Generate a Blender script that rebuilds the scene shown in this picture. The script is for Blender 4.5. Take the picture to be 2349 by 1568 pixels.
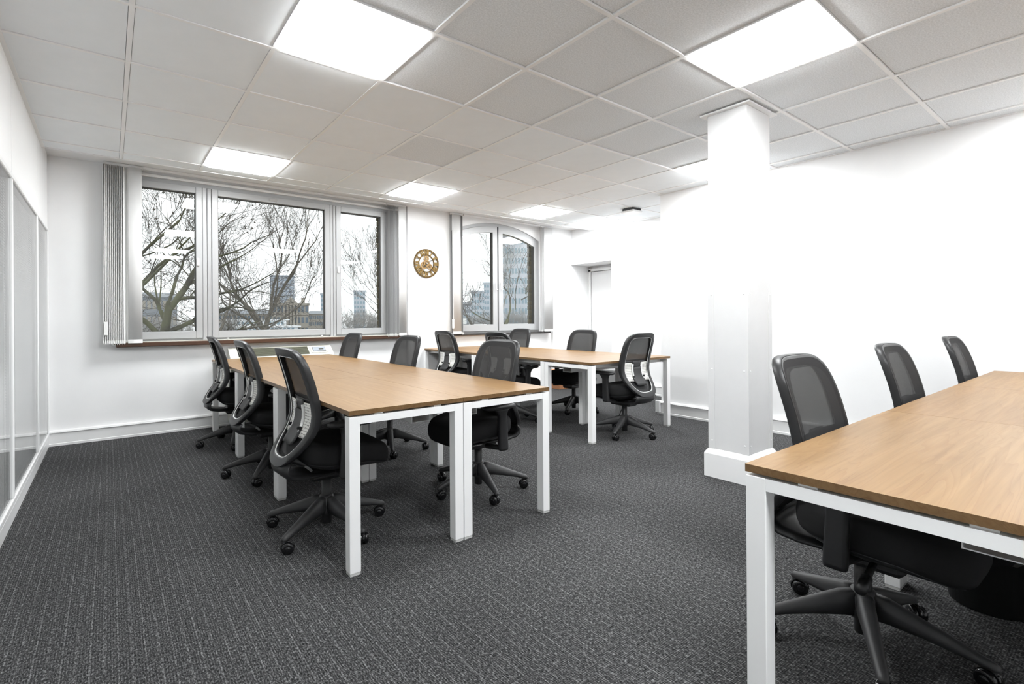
import bpy, math, random
from math import sin, cos, pi, radians, sqrt, atan2
from mathutils import Vector, Matrix

for o in list(bpy.data.objects):
    bpy.data.objects.remove(o, do_unlink=True)
scene = bpy.context.scene
COL = scene.collection

# ------------------------------------------------------------------ camera
CAM_H, CEIL, F_PX = 1.14, 2.597, 1138.22
YAW, PITCH, ROLL = 0.63925, 0.000757, -0.006558
fw = Vector((sin(YAW)*cos(PITCH), cos(YAW)*cos(PITCH), sin(PITCH)))
rt = Vector((cos(YAW), -sin(YAW), 0)); up = rt.cross(fw)
r2 = rt*cos(ROLL)+up*sin(ROLL); u2 = -rt*sin(ROLL)+up*cos(ROLL)
cd = bpy.data.cameras.new('camera')
cam = bpy.data.objects.new('camera', cd); COL.objects.link(cam)
cam.matrix_world = Matrix(((r2.x, u2.x, -fw.x, 0), (r2.y, u2.y, -fw.y, 0),
                           (r2.z, u2.z, -fw.z, CAM_H), (0, 0, 0, 1)))
cd.sensor_fit = 'HORIZONTAL'; cd.sensor_width = 36.0
cd.lens = F_PX/2349*36.0
cd.shift_x = 77.48/2349; cd.shift_y = -53.98/2349
cd.clip_start = 0.05; cd.clip_end = 2000
scene.camera = cam

# ------------------------------------------------------------------ world (overcast sky) and exposure
SKY_STRENGTH, PANEL_STRENGTH = 1.5, 44.0
w = bpy.data.worlds.new('overcast_sky'); scene.world = w; w.use_nodes = True
wn = w.node_tree.nodes; wl = w.node_tree.links
wn['Background'].inputs['Color'].default_value = (0.965, 0.98, 1.0, 1)
wn['Background'].inputs['Strength'].default_value = SKY_STRENGTH
scene.view_settings.view_transform = 'Standard'
scene.view_settings.look = 'None'
scene.view_settings.gamma = 1.0
scene.view_settings.use_curve_mapping = False
scene.view_settings.exposure = 0.08

# ------------------------------------------------------------------ materials
def mat(name, color=(0.8, 0.8, 0.8), rough=0.5, metal=0.0, spec=0.5):
    m = bpy.data.materials.new(name); m.use_nodes = True
    b = m.node_tree.nodes['Principled BSDF']
    b.inputs['Base Color'].default_value = (*color, 1)
    b.inputs['Roughness'].default_value = rough
    b.inputs['Metallic'].default_value = metal
    b.inputs['Specular IOR Level'].default_value = spec
    return m
def nd(m, t, **kw):
    n = m.node_tree.nodes.new(t)
    for k, v in kw.items(): setattr(n, k, v)
    return n
def lk(m, a, b): m.node_tree.links.new(a, b)
def bsdf(m): return m.node_tree.nodes['Principled BSDF']
def ramp(m, fac, stops):
    r = nd(m, 'ShaderNodeValToRGB'); e = r.color_ramp.elements
    while len(e) < len(stops): e.new(0.5)
    for el, (p, c) in zip(e, stops):
        el.position = p; el.color = (*c, 1)
    lk(m, fac, r.inputs[0]); return r.outputs[0]
def coords(m, kind='Object', scale=(1, 1, 1), rot=(0, 0, 0)):
    tc = nd(m, 'ShaderNodeTexCoord'); mp = nd(m, 'ShaderNodeMapping')
    mp.inputs['Scale'].default_value = scale; mp.inputs['Rotation'].default_value = rot
    lk(m, tc.outputs[kind], mp.inputs['Vector']); return mp.outputs[0]
def noise(m, vec, scale, detail=3, rough=0.5, dist=0.0):
    n = nd(m, 'ShaderNodeTexNoise'); n.inputs['Scale'].default_value = scale
    n.inputs['Detail'].default_value = detail; n.inputs['Roughness'].default_value = rough
    n.inputs['Distortion'].default_value = dist
    lk(m, vec, n.inputs['Vector']); return n.outputs['Fac']
def math_(m, op, a, b=None, c=None):
    n = nd(m, 'ShaderNodeMath', operation=op)
    for i, v in enumerate((a, b, c)):
        if v is None: continue
        if isinstance(v, (int, float)): n.inputs[i].default_value = v
        else: lk(m, v, n.inputs[i])
    return n.outputs[0]
def bump(m, h, strength=0.2, dist=0.01):
    b = nd(m, 'ShaderNodeBump'); b.inputs['Strength'].default_value = strength
    b.inputs['Distance'].default_value = dist
    lk(m, h, b.inputs['Height']); lk(m, b.outputs[0], bsdf(m).inputs['Normal'])

def speckle(name, c0, c1, scale, rough=0.8, bs=0.1, bd=0.002):
    m = mat(name, c0, rough, spec=0.3)
    v = coords(m); n = noise(m, v, scale, 4, 0.6)
    lk(m, ramp(m, n, [(0.35, c0), (0.65, c1)]), bsdf(m).inputs['Base Color'])
    bump(m, n, bs, bd); return m

M = {}
M['wall'] = speckle('white_wall_paint', (0.83, 0.83, 0.833), (0.85, 0.85, 0.852), 3.0, 0.65, 0.02)
M['pillar_greyed'] = speckle('pillar_white_greyed', (0.64, 0.64, 0.642), (0.67, 0.67, 0.672), 3.0, 0.6, 0.02)  # wall white greyed evenly to hold back overbright light on the pillar
M['trim'] = mat('white_gloss_trim', (0.82, 0.82, 0.82), 0.35)
M['panel'] = mat('white_partition_panel', (0.87, 0.87, 0.87), 0.45)
M['tile_smooth'] = speckle('smooth_ceiling_tile', (0.850, 0.882, 0.910), (0.868, 0.900, 0.928), 6.0, 0.9, 0.02)
M['tile_rough'] = speckle('mineral_ceiling_tile', (0.695, 0.718, 0.740), (0.855, 0.882, 0.910), 130.0, 0.95, 0.35, 0.002)
M['grid'] = mat('ceiling_grid_white', (0.88, 0.88, 0.88), 0.45)
M['void'] = mat('ceiling_void_grey', (0.10, 0.10, 0.10), 0.9)
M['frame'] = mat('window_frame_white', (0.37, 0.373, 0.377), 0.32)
M['gasket'] = mat('dark_gasket', (0.03, 0.028, 0.026), 0.6)
M['white_metal'] = mat('white_powder_coat', (0.88, 0.88, 0.878), 0.38)
M['foot'] = mat('translucent_grey_foot', (0.55, 0.55, 0.54), 0.4)
M['cream'] = mat('cream_casing', (0.60, 0.595, 0.54), 0.45)
M['blind'] = mat('blind_fabric', (0.67, 0.67, 0.667), 0.85, spec=0.2)
M['chain'] = mat('blind_chain_white', (0.85, 0.85, 0.84), 0.4)
M['black_plastic'] = mat('black_plastic', (0.016, 0.016, 0.017), 0.42)
M['dark_grey_plastic'] = mat('charcoal_plastic', (0.030, 0.030, 0.031), 0.5)
M['caster'] = mat('caster_gloss_black', (0.008, 0.008, 0.009), 0.18)
M['steel'] = mat('steel', (0.6, 0.6, 0.6), 0.3, 1.0)
M['brass'] = mat('antique_brass', (0.22, 0.135, 0.035), 0.42, 0.55)
M['brass_dark'] = mat('dark_bronze', (0.085, 0.047, 0.008), 0.45, 0.5)
M['brass_pale'] = mat('copper_gear', (0.27, 0.165, 0.065), 0.42, 0.55)
M['black_hand'] = mat('black_hand', (0.01, 0.01, 0.01), 0.5)
M['card'] = mat('brown_cardboard', (0.42, 0.19, 0.09), 0.85)
M['grey_box'] = mat('grey_case', (0.22, 0.22, 0.22), 0.5)
M['screen'] = mat('control_panel_grey', (0.33, 0.37, 0.42), 0.3)
M['lcd'] = mat('lcd_olive', (0.07, 0.066, 0.045), 0.3)
M['louver'] = mat('olive_grille', (0.27, 0.28, 0.21), 0.5)
M['bin'] = mat('bin_black', (0.012, 0.012, 0.012), 0.45)
M['door'] = mat('door_grey_white', (0.70, 0.70, 0.70), 0.45)
M['print'] = mat('white_print', (0.55, 0.55, 0.55), 0.6)

# seat fabric
m = mat('black_seat_fabric', (0.018, 0.018, 0.0185), 0.95, spec=0.15)
v = coords(m); n = noise(m, v, 700, 2)
bump(m, n, 0.25, 0.001); M['fabric'] = m

# woven back mesh (real holes in the weave)
def mesh_mat(name, col, hole, f=1.0):
    m = mat(name, col, 0.8, spec=0.2)
    v = coords(m, scale=(1, 1, 1)); s = nd(m, 'ShaderNodeSeparateXYZ'); lk(m, v, s.inputs[0])
    a = math_(m, 'SINE', math_(m, 'MULTIPLY', s.outputs['X'], 2*pi/0.0040))
    zz = math_(m, 'MULTIPLY', s.outputs['Z'], 2*pi/0.0032)
    b = math_(m, 'SINE', math_(m, 'ADD', zz, math_(m, 'MULTIPLY', math_(m, 'GREATER_THAN', a, 0.0), pi)))
    t = math_(m, 'GREATER_THAN', math_(m, 'MULTIPLY', math_(m, 'ABSOLUTE', a), b), hole)
    tr = nd(m, 'ShaderNodeBsdfTransparent'); mx = nd(m, 'ShaderNodeMixShader')
    out = m.node_tree.nodes['Material Output']
    lk(m, t, mx.inputs[0]); lk(m, bsdf(m).outputs[0], mx.inputs[1]); lk(m, tr.outputs[0], mx.inputs[2])
    lk(m, mx.outputs[0], out.inputs['Surface'])
    return m
M['mesh'] = mesh_mat('back_mesh_weave', (0.034, 0.034, 0.035), 0.80)
M['mesh_edge'] = mesh_mat('back_mesh_edge', (0.022, 0.022, 0.023), 0.93)

# cream lumbar pad with drilled dots
m = mat('cream_lumbar_plastic', (0.80, 0.79, 0.75), 0.5)
v = coords(m); s = nd(m, 'ShaderNodeSeparateXYZ'); lk(m, v, s.inputs[0])
def cell(o, p):
    fr = math_(m, 'FRACT', math_(m, 'ADD', math_(m, 'DIVIDE', o, p), 100.0))
    return math_(m, 'POWER', math_(m, 'SUBTRACT', fr, 0.5), 2.0)
d = math_(m, 'SQRT', math_(m, 'ADD', cell(s.outputs['X'], 0.0145), cell(s.outputs['Z'], 0.0145)))
dd = math_(m, 'LESS_THAN', d, 0.22)
lk(m, ramp(m, dd, [(0.0, (0.80, 0.79, 0.75)), (1.0, (0.03, 0.03, 0.03))]), bsdf(m).inputs['Base Color'])
M['lumbar'] = m

# worktop wood: grain along local X
def wood(name, edge=False):
    m = mat(name, (0.6, 0.4, 0.2), 0.38, spec=0.32)
    oi = nd(m, 'ShaderNodeObjectInfo')
    tc = nd(m, 'ShaderNodeTexCoord'); ad = nd(m, 'ShaderNodeVectorMath', operation='ADD')
    sc = nd(m, 'ShaderNodeVectorMath', operation='SCALE'); lk(m, oi.outputs['Location'], sc.inputs[0]); sc.inputs['Scale'].default_value = 3.7
    lk(m, tc.outputs['Object'], ad.inputs[0]); lk(m, sc.outputs[0], ad.inputs[1])
    mp = nd(m, 'ShaderNodeMapping'); mp.inputs['Scale'].default_value = (0.30, 4.2, 4.2)
    lk(m, ad.outputs[0], mp.inputs['Vector'])
    n1 = noise(m, mp.outputs[0], 1.6, 3, 0.55, 0.6)
    mp2 = nd(m, 'ShaderNodeMapping'); mp2.inputs['Scale'].default_value = (1.2, 42, 42)
    lk(m, ad.outputs[0], mp2.inputs['Vector'])
    n2 = noise(m, mp2.outputs[0], 1.5, 4, 0.6)
    rings = math_(m, 'FRACT', math_(m, 'MULTIPLY', n1, 22.0))
    rings = math_(m, 'POWER', rings, 3.0)
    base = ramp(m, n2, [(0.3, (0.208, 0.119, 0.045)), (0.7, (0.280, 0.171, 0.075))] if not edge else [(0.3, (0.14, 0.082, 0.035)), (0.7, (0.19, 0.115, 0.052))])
    mx = nd(m, 'ShaderNodeMix', data_type='RGBA', blend_type='MULTIPLY')
    lk(m, base, mx.inputs['A']); mx.inputs['B'].default_value = (0.86, 0.78, 0.70, 1)
    lk(m, math_(m, 'MULTIPLY', rings, 0.9), mx.inputs['Factor'])
    mx2 = nd(m, 'ShaderNodeMix', data_type='RGBA', blend_type='MULTIPLY')
    lk(m, mx.outputs['Result'], mx2.inputs['A']); mx2.inputs['B'].default_value = (0.86, 0.78, 0.68, 1)
    lk(m, math_(m, 'MULTIPLY', math_(m, 'SUBTRACT', noise(m, mp.outputs[0], 1.0, 2), 0.35), 1.6), mx2.inputs['Factor'])
    lk(m, mx2.outputs['Result'], bsdf(m).inputs['Base Color'])
    return m
M['wood'] = wood('maple_worktop'); M['wood_edge_shaded'] = wood('maple_edge_shaded', True)  # edge copy of the maple darkened for the shade it sits in
m = mat('brown_sill_wood', (0.16, 0.07, 0.03), 0.4)
v = coords(m, scale=(1, 20, 20)); n = noise(m, v, 3, 4)
lk(m, ramp(m, n, [(0.3, (0.040, 0.016, 0.007)), (0.7, (0.085, 0.036, 0.016))]), bsdf(m).inputs['Base Color'])
M['sill'] = m
M['sill_dark'] = mat('black_painted_sill', (0.035, 0.033, 0.032), 0.5)

# carpet: ribbed charcoal loop with paler dashes along Y
m = mat('charcoal_carpet', (0.06, 0.06, 0.062), 0.95, spec=0.08)
v = coords(m, 'Generated')
tc = nd(m, 'ShaderNodeNewGeometry'); pos = tc.outputs['Position']
s = nd(m, 'ShaderNodeSeparateXYZ'); lk(m, pos, s.inputs[0])
mp = nd(m, 'ShaderNodeMapping'); mp.inputs['Scale'].default_value = (1.0, 0.35, 1); lk(m, pos, mp.inputs['Vector'])
fine = noise(m, mp.outputs[0], 260, 2, 0.6)
mid = noise(m, pos, 90, 3, 0.7)
big = noise(m, pos, 1.1, 2)
rib = math_(m, 'SINE', math_(m, 'MULTIPLY', s.outputs['X'], 2*pi/0.0085))
mpd = nd(m, 'ShaderNodeMapping'); mpd.inputs['Scale'].default_value = (16.5, 9, 1); lk(m, pos, mpd.inputs['Vector'])
fx = math_(m, 'FRACT', math_(m, 'ADD', math_(m, 'DIVIDE', s.outputs['X'], 0.0385), 100.0))
line = math_(m, 'LESS_THAN', math_(m, 'ABSOLUTE', math_(m, 'SUBTRACT', fx, 0.5)), 0.075)
mpl = nd(m, 'ShaderNodeMapping'); mpl.inputs['Scale'].default_value = (26.0, 34, 1); lk(m, pos, mpl.inputs['Vector'])
dash = math_(m, 'GREATER_THAN', noise(m, mpl.outputs[0], 1.0, 2), 0.46)
lined = math_(m, 'MULTIPLY', line, dash)
fy = math_(m, 'SINE', math_(m, 'MULTIPLY', s.outputs['Y'], 2*pi/0.0075))
tot = math_(m, 'ADD', math_(m, 'MULTIPLY', fine, 0.75), math_(m, 'MULTIPLY', mid, 0.55))
tot = math_(m, 'ADD', tot, math_(m, 'MULTIPLY', rib, 0.035))
tot = math_(m, 'ADD', tot, math_(m, 'MULTIPLY', fy, 0.035))
tot = math_(m, 'ADD', tot, math_(m, 'MULTIPLY', math_(m, 'SUBTRACT', big, 0.5), 0.10))
tot = math_(m, 'ADD', tot, math_(m, 'MULTIPLY', lined, 0.085))
lk(m, ramp(m, tot, [(0.46, (0.006, 0.006, 0.0063)), (0.66, (0.043, 0.043, 0.044)), (0.92, (0.22, 0.22, 0.222))]), bsdf(m).inputs['Base Color'])
bump(m, tot, 0.6, 0.004)
M['carpet'] = m

def glass(name, tint=(0.97, 0.985, 0.98), ior=1.45, extra=0.0):
    m = bpy.data.materials.new(name); m.use_nodes = True
    nt = m.node_tree; nt.nodes.remove(nt.nodes['Principled BSDF'])
    tr = nd(m, 'ShaderNodeBsdfTransparent'); tr.inputs[0].default_value = (*tint, 1)
    gl = nd(m, 'ShaderNodeBsdfGlossy'); gl.inputs['Roughness'].default_value = 0.0
    fr = nd(m, 'ShaderNodeFresnel'); ge = nd(m, 'ShaderNodeNewGeometry'); lk(m, math_(m, 'ADD', math_(m, 'MULTIPLY', ge.outputs['Backfacing'], 1/ior-ior), ior), fr.inputs['IOR'])
    mx = nd(m, 'ShaderNodeMixShader')
    lk(m, math_(m, 'ADD', fr.outputs[0], extra), mx.inputs[0]); lk(m, tr.outputs[0], mx.inputs[1]); lk(m, gl.outputs[0], mx.inputs[2])
    lk(m, mx.outputs[0], nt.nodes['Material Output'].inputs['Surface']); return m
M['glass'] = glass('window_glass')
M['glass_partition'] = glass('partition_glass', (0.96, 0.965, 0.965))
M['liner'] = glass('clear_bin_liner', (0.80, 0.80, 0.80), 1.35, 0.08)

def emis(name, col, s):
    m = bpy.data.materials.new(name); m.use_nodes = True
    nt = m.node_tree; nt.nodes.remove(nt.nodes['Principled BSDF'])
    e = nd(m, 'ShaderNodeEmission'); e.inputs[0].default_value = (*col, 1); e.inputs[1].default_value = s
    lk(m, e.outputs[0], nt.nodes['Material Output'].inputs['Surface']); return m
M['lamp'] = emis('led_panel_light', (0.965, 0.99, 1.0), PANEL_STRENGTH)

# outdoors
M['bark'] = speckle('grey_bark', (0.10, 0.09, 0.075), (0.19, 0.175, 0.145), 3, 0.9)
M['bark_moss'] = speckle('mossy_bark', (0.050, 0.046, 0.040), (0.135, 0.14, 0.075), 1.4, 0.9)
M['bark_hazed'] = speckle('hazed_bark', (0.30, 0.30, 0.28), (0.40, 0.40, 0.37), 3, 0.9)  # bark lightened to stand for haze over distance
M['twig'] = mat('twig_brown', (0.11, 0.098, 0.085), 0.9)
M['twig_hazed'] = mat('twig_hazed', (0.36, 0.35, 0.33), 0.9)  # haze put into the colour of the far twigs
M['brick'] = speckle('brown_stock_brick', (0.040, 0.032, 0.016), (0.085, 0.068, 0.034), 9, 0.9, 0.4, 0.006)
M['mortar'] = mat('grey_mortar', (0.075, 0.07, 0.052), 0.95)
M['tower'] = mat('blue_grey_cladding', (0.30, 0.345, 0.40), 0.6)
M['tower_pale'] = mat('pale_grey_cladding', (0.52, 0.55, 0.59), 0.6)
M['stone'] = mat('buff_stone', (0.36, 0.33, 0.28), 0.85)
M['slate'] = mat('blue_slate_roof', (0.24, 0.26, 0.28), 0.7)
M['win_far'] = mat('far_window_glass', (0.12, 0.16, 0.20), 0.2)
M['win_mid'] = mat('blue_window_glass', (0.26, 0.36, 0.42), 0.15)
M['boat'] = mat('boat_white', (0.86, 0.87, 0.88), 0.4)
M['grass'] = speckle('winter_grass', (0.11, 0.12, 0.06), (0.16, 0.16, 0.09), 0.4, 0.95)
M['water'] = mat('river_water', (0.20, 0.24, 0.27), 0.12)
M['hedge'] = speckle('winter_scrub', (0.15, 0.145, 0.125), (0.27, 0.26, 0.24), 0.9, 0.95, 0.8, 0.3)

# ------------------------------------------------------------------ mesh helpers
class MB:
    def __init__(s): s.v = []; s.f = []; s.mi = []; s.sm = []; s.cur = 0; s.smooth = False
    def add(s, vs, fs):
        o = len(s.v); s.v += [tuple(v) for v in vs]
        for f in fs:
            s.f.append(tuple(i+o for i in f)); s.mi.append(s.cur); s.sm.append(s.smooth)
        return s
    def box(s, a, b):
        x0, y0, z0 = a; x1, y1, z1 = b
        return s.add([(x0, y0, z0), (x1, y0, z0), (x1, y1, z0), (x0, y1, z0), (x0, y0, z1), (x1, y0, z1), (x1, y1, z1), (x0, y1, z1)],
                     [(0, 3, 2, 1), (4, 5, 6, 7), (0, 1, 5, 4), (1, 2, 6, 5), (2, 3, 7, 6), (3, 0, 4, 7)])
    def bbox(s, a, b, r):
        """box with chamfered vertical+horizontal edges (all 12)"""
        x0, y0, z0 = a; x1, y1, z1 = b
        X = [x0, x0+r, x1-r, x1]; Y = [y0, y0+r, y1-r, y1]; Z = [z0, z0+r, z1-r, z1]
        lay = []
        def ring(z, ins):
            xa, xb, ya, yb = (X[1], X[2], Y[1], Y[2]) if ins else (X[0], X[3], Y[0], Y[3])
            q = 0 if ins else r
            if ins: return [(xa, ya, z)]*0 + [(xa, ya, z), (xa, ya, z), (xb, ya, z), (xb, ya, z), (xb, yb, z), (xb, yb, z), (xa, yb, z), (xa, yb, z)]
            return [(xa, ya+q, z), (xa+q, ya, z), (xb-q, ya, z), (xb, ya+q, z), (xb, yb-q, z), (xb-q, yb, z), (xa+q, yb, z), (xa, yb-q, z)]
        rs = [ring(Z[0], True), ring(Z[1], False), ring(Z[2], False), ring(Z[3], True)]
        return s.loft(rs, caps=True)
    def loft(s, rings, caps=True, closed=True):
        n = len(rings[0]); vs = [p for r in rings for p in r]; fs = []
        for i in range(len(rings)-1):
            for j in range(n if closed else n-1):
                k = (j+1) % n
                fs.append((i*n+j, i*n+k, (i+1)*n+k, (i+1)*n+j))
        if caps:
            fs.append(tuple(range(n-1, -1, -1))); fs.append(tuple((len(rings)-1)*n+j for j in range(n)))
        return s.add(vs, fs)
    def tube(s, pts, rad, n=8, caps=True):
        pts = [Vector(p) for p in pts]; rad = rad if hasattr(rad, '__len__') else [rad]*len(pts)
        rings = []; ref = None
        for i, p in enumerate(pts):
            t = (pts[min(i+1, len(pts)-1)]-pts[max(i-1, 0)])
            t = t.normalized() if t.length > 1e-9 else Vector((0, 0, 1))
            if ref is None:
                ref = Vector((1, 0, 0)) if abs(t.x) < 0.8 else Vector((0, 1, 0))
            a = (ref - t*ref.dot(t)).normalized(); b = t.cross(a); ref = a
            rings.append([p+a*cos(2*pi*k/n)*rad[i]+b*sin(2*pi*k/n)*rad[i] for k in range(n)])
        return s.loft(rings, caps)
    def lathe(s, prof, n=24, axis='z', c=(0, 0, 0), caps=True):
        rings = []
        for r, h in prof:
            ring = []
            for k in range(n):
                a = 2*pi*k/n
                p = {'z': (r*cos(a), r*sin(a), h), 'y': (r*sin(a), h, r*cos(a)), 'x': (h, r*cos(a), r*sin(a))}[axis]
                ring.append((p[0]+c[0], p[1]+c[1], p[2]+c[2]))
            rings.append(ring)
        return s.loft(rings, caps)
    def prism(s, poly, vec):
        vec = Vector(vec); a = [Vector(p) for p in poly]
        return s.loft([a, [p+vec for p in a]])
    def xf(s, mtx, start=0):
        for i in range(start, len(s.v)): s.v[i] = tuple(mtx @ Vector(s.v[i]))
        return s
    def mesh(s, name, mats):
        me = bpy.data.meshes.new(name); me.from_pydata(s.v, [], s.f)
        for mm in (mats if isinstance(mats, (list, tuple)) else [mats]): me.materials.append(M[mm])
        me.polygons.foreach_set('material_index', s.mi); me.polygons.foreach_set('use_smooth', s.sm)
        me.update(); return me
    def obj(s, name, mats, parent=None, loc=(0, 0, 0), rotz=0.0):
        import bmesh
        me = s.mesh(name, mats)
        bm = bmesh.new(); bm.from_mesh(me); bmesh.ops.recalc_face_normals(bm, faces=bm.faces); bm.to_mesh(me); bm.free()
        return link(name, me, parent, loc, rotz)
def link(name, data, parent=None, loc=(0, 0, 0), rotz=0.0):
    o = bpy.data.objects.new(name, data); COL.objects.link(o)
    o.location = loc; o.rotation_euler = (0, 0, rotz)
    if parent: o.parent = parent
    return o
def tag(o, label=None, cat=None, group=None, kind=None):
    if label: o['label'] = label
    if cat: o['category'] = cat
    if group: o['group'] = group
    if kind: o['kind'] = kind
    return o
def thing(name, label, cat, loc=(0, 0, 0), rotz=0.0, group=None):
    return tag(link(name, None, None, loc, rotz), label, cat, group)
def struct(o): o['kind'] = 'structure'; return o
def B(name, m, parent, a, b, r=0.0, loc=(0, 0, 0), rotz=0.0):
    mb = MB(); (mb.bbox(a, b, r) if r else mb.box(a, b)); return mb.obj(name, m, parent, loc, rotz)

# ------------------------------------------------------------------ room shell
XL, XR, XD, YW, YB, YA = -0.45, 5.28, 6.45, 6.0, -2.6, 3.45
# floor with carpet tiles
fl = struct(B('floor', 'void', None, (XL-0.1, YB-0.1, -0.12), (XD+0.6, YW+0.1, -0.012)))
TS = 0.5
ct = {}
xs = [XL+TS*i for i in range(0, 15)]; ys = [YB+TS*j for j in range(0, 19)]
for i, x in enumerate(xs):
    for j, y in enumerate(ys):
        x1, y1 = min(x+TS, XD+0.55), min(y+TS, YW)
        if x1-x < 0.02 or y1-y < 0.02 or (x >= XR+0.01 and y1 <= YA): continue
        key = (round(x1-x, 3), round(y1-y, 3))
        if key not in ct:
            ct[key] = MB().box((0.0003, 0.0003, -0.012), (x1-x-0.0003, y1-y-0.0003, 0)).mesh('carpet_tile', 'carpet')
        link('carpet_tile', ct[key], fl, (x, y, 0))

# ceiling: void slab, grid bars, tiles, all children of the ceiling
U0, V0, TG = 0.0909, 2.787, 0.625
YC = 5.50
ce = struct(B('ceiling', 'void', None, (XL-0.1, YB-0.1, CEIL+0.14), (XD+0.6, YW+0.2, CEIL+0.2)))
ul = [XL]+[U0+TG*i for i in range(0, 11)]; vl = [U for U in [V0+TG*j for j in range(-8, 5)]]
PANELS = [(1, -1), (1, 3), (4, 3), (7, 3), (9, 3), (7, -1), (4, -3), (1, -5), (7, -5), (1, -7)]
tm = {}
ue = [XL]+[U0+TG*i for i in range(0, 11)]+[XD]
ve = [YB]+[V0+TG*j for j in range(-8, 5)]+[YC]
PX0, PX1, PY0, PY1 = 3.475, 3.825, 1.61, 1.885
random.seed(3)
for a in range(len(ue)-1):
    for b in range(len(ve)-1):
        i, j = a-1, b-9
        x0, x1, y0, y1 = ue[a], ue[a+1], ve[b], ve[b+1]
        if y1 <= YA+0.03 and x0 >= XR: continue
        if y1 <= YA+0.6 and x1 > XR and y0 < YA-0.3: x1 = min(x1, XR)
        if (i, j) in PANELS or x1-x0 < 0.03 or y1-y0 < 0.03: continue
        rough = (j < 0 and not (i < 1 and j > -2)) or (i == 3 and j == 1) or (i < 0 and j == -1)
        drop = 0.004 if not rough else 0.009
        zt = CEIL+drop
        key = (round(x1-x0, 3), round(y1-y0, 3), rough)
        if key not in tm:
            g = 0.0142
            tm[key] = MB().box((g, g, 0), (x1-x0-g, y1-y0-g, 0.015)).mesh('ceiling_tile', 'tile_rough' if rough else 'tile_smooth')
        link('ceiling_tile', tm[key], ce, (x0, y0, zt))
def gbar(a, b): B('grid_bar', 'grid', ce, a, b)
for k, x in enumerate([U0+TG*i for i in range(0, 11)]):
    y0 = YB if x < XR else YA
    gbar((x-0.012, y0, CEIL), (x+0.012, YC, CEIL+0.035))
for y in [V0+TG*j for j in range(-8, 5)]:
    gbar((XL, y-0.0105, CEIL-0.0006), (XR if y < YA else XD, y+0.0105, CEIL+0.033))
# perimeter trims
gbar((XL, YB, CEIL+0.001), (XL+0.022, YC, CEIL+0.03)); gbar((XR-0.022, YB, CEIL+0.001), (XR, YA, CEIL+0.03))
gbar((XL, YC-0.008, CEIL-0.0012), (XD, YC+0.004, CEIL+0.10)); gbar((XD-0.022, YA, CEIL+0.001), (XD, YC, CEIL+0.03))
gbar((XR, YA, CEIL+0.001), (XD, YA+0.022, CEIL+0.03))
B('window_soffit', 'trim', ce, (XL, YC+0.004, CEIL+0.068), (XD, YW+0.1, CEIL+0.10))

# LED panels
lab = {(1, -1): 'bright square ceiling light panel nearest the left wall, large in the upper left',
       (1, 3): 'small looking square light panel above the left end of the wide window',
       (4, 3): 'square light panel over the right end of the wide window, left of the clock',
       (7, 3): 'square light panel above the arched window',
       (9, 3): 'square light panel in the alcove ceiling next to the door recess wall',
       (7, -1): 'square light panel partly hidden behind the white pillar',
       (4, -3): 'largest square light panel at the top edge, nearest the camera, before the pillar'}
for (i, j) in PANELS:
    x0, y0 = U0+TG*i, V0+TG*j
    lab.update({(1, -5): 'square light panel above and behind the camera near the left wall', (7, -5): 'square light panel beyond the right frame edge near the right wall', (1, -7): 'square light panel near the back wall, behind the camera on the left'})
    t = thing('ceiling_light', lab[(i, j)], 'ceiling light', (x0+TG/2, y0+TG/2, CEIL), 0, 'square led panels in the ceiling grid')
    h = TG/2-0.013
    f = MB(); q = 0.012
    for (a, b) in [((-h, -h), (h, -h+q)), ((-h, h-q), (h, h)), ((-h, -h+q), (-h+q, h-q)), ((h-q, -h+q), (h, h-q))]:
        f.box((*a, 0.001), (*b, 0.03))
    f.obj('light_frame', 'grid', t)
    B('diffuser', 'lamp', t, (-h+q+0.008, -h+q+0.008, -0.014), (h-q-0.008, h-q-0.008, 0.02))  # stands proud of the grid so its glowing sides brighten the ceiling

ZT = CEIL+0.14
# window wall -------------------------------------------------------
WX0, WX1, WZ0, WZ1 = 0.03, 3.21, 0.935, 2.60
AX0, AX1, ACX, AR, AZ = 3.98, 5.735, 4.85, 2.05, 2.615
def arcz(x, off=0.0): return AZ-AR+sqrt((AR-off)**2-(x-ACX)**2)
ww = MB()
Y0, Y1 = YW, YW+0.10
ww.box((XL-0.1, Y0, -0.1), (WX0, Y1, ZT)); ww.box((WX0, Y0, -0.1), (WX1, Y1, WZ0-0.03)); ww.box((WX0, Y0, WZ1), (WX1, Y1, ZT))
ww.box((WX1, Y0, -0.1), (AX0, Y1, ZT)); ww.box((AX0, Y0, -0.1), (AX1, Y1, 0.905)); ww.box((AX1, Y0, -0.1), (XD+0.6, Y1, ZT))
N = 28
xsA = [AX0+(AX1-AX0)*k/N for k in range(N+1)]
ww.prism([(x, Y0, arcz(x)) for x in xsA]+[(AX1, Y0, ZT), (AX0, Y0, ZT)], (0, Y1-Y0, 0))
wwo = struct(ww.obj('wall_window', 'wall'))
B('pier_facing', 'wall', wwo, (3.245, YW-0.045, 0.0), (3.925, YW+0.01, CEIL+0.07))
B('pier_facing', 'wall', wwo, (5.995, YW-0.045, 0.0), (XD, YW+0.01, CEIL+0.07))
# other walls
wl_ = B('wall_back', 'wall', None, (XL-0.1, YB-0.1, -0.1), (XR+0.1, YB, ZT)); struct(wl_)
struct(B('wall_right', 'wall', None, (XR, YB-0.1, -0.1), (XR+0.1, YA-0.1, ZT)))
wr2 = struct(B('wall_alcove', 'wall', None, (XR, YA-0.1, -0.1), (XD+0.1, YA, ZT)))
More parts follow.
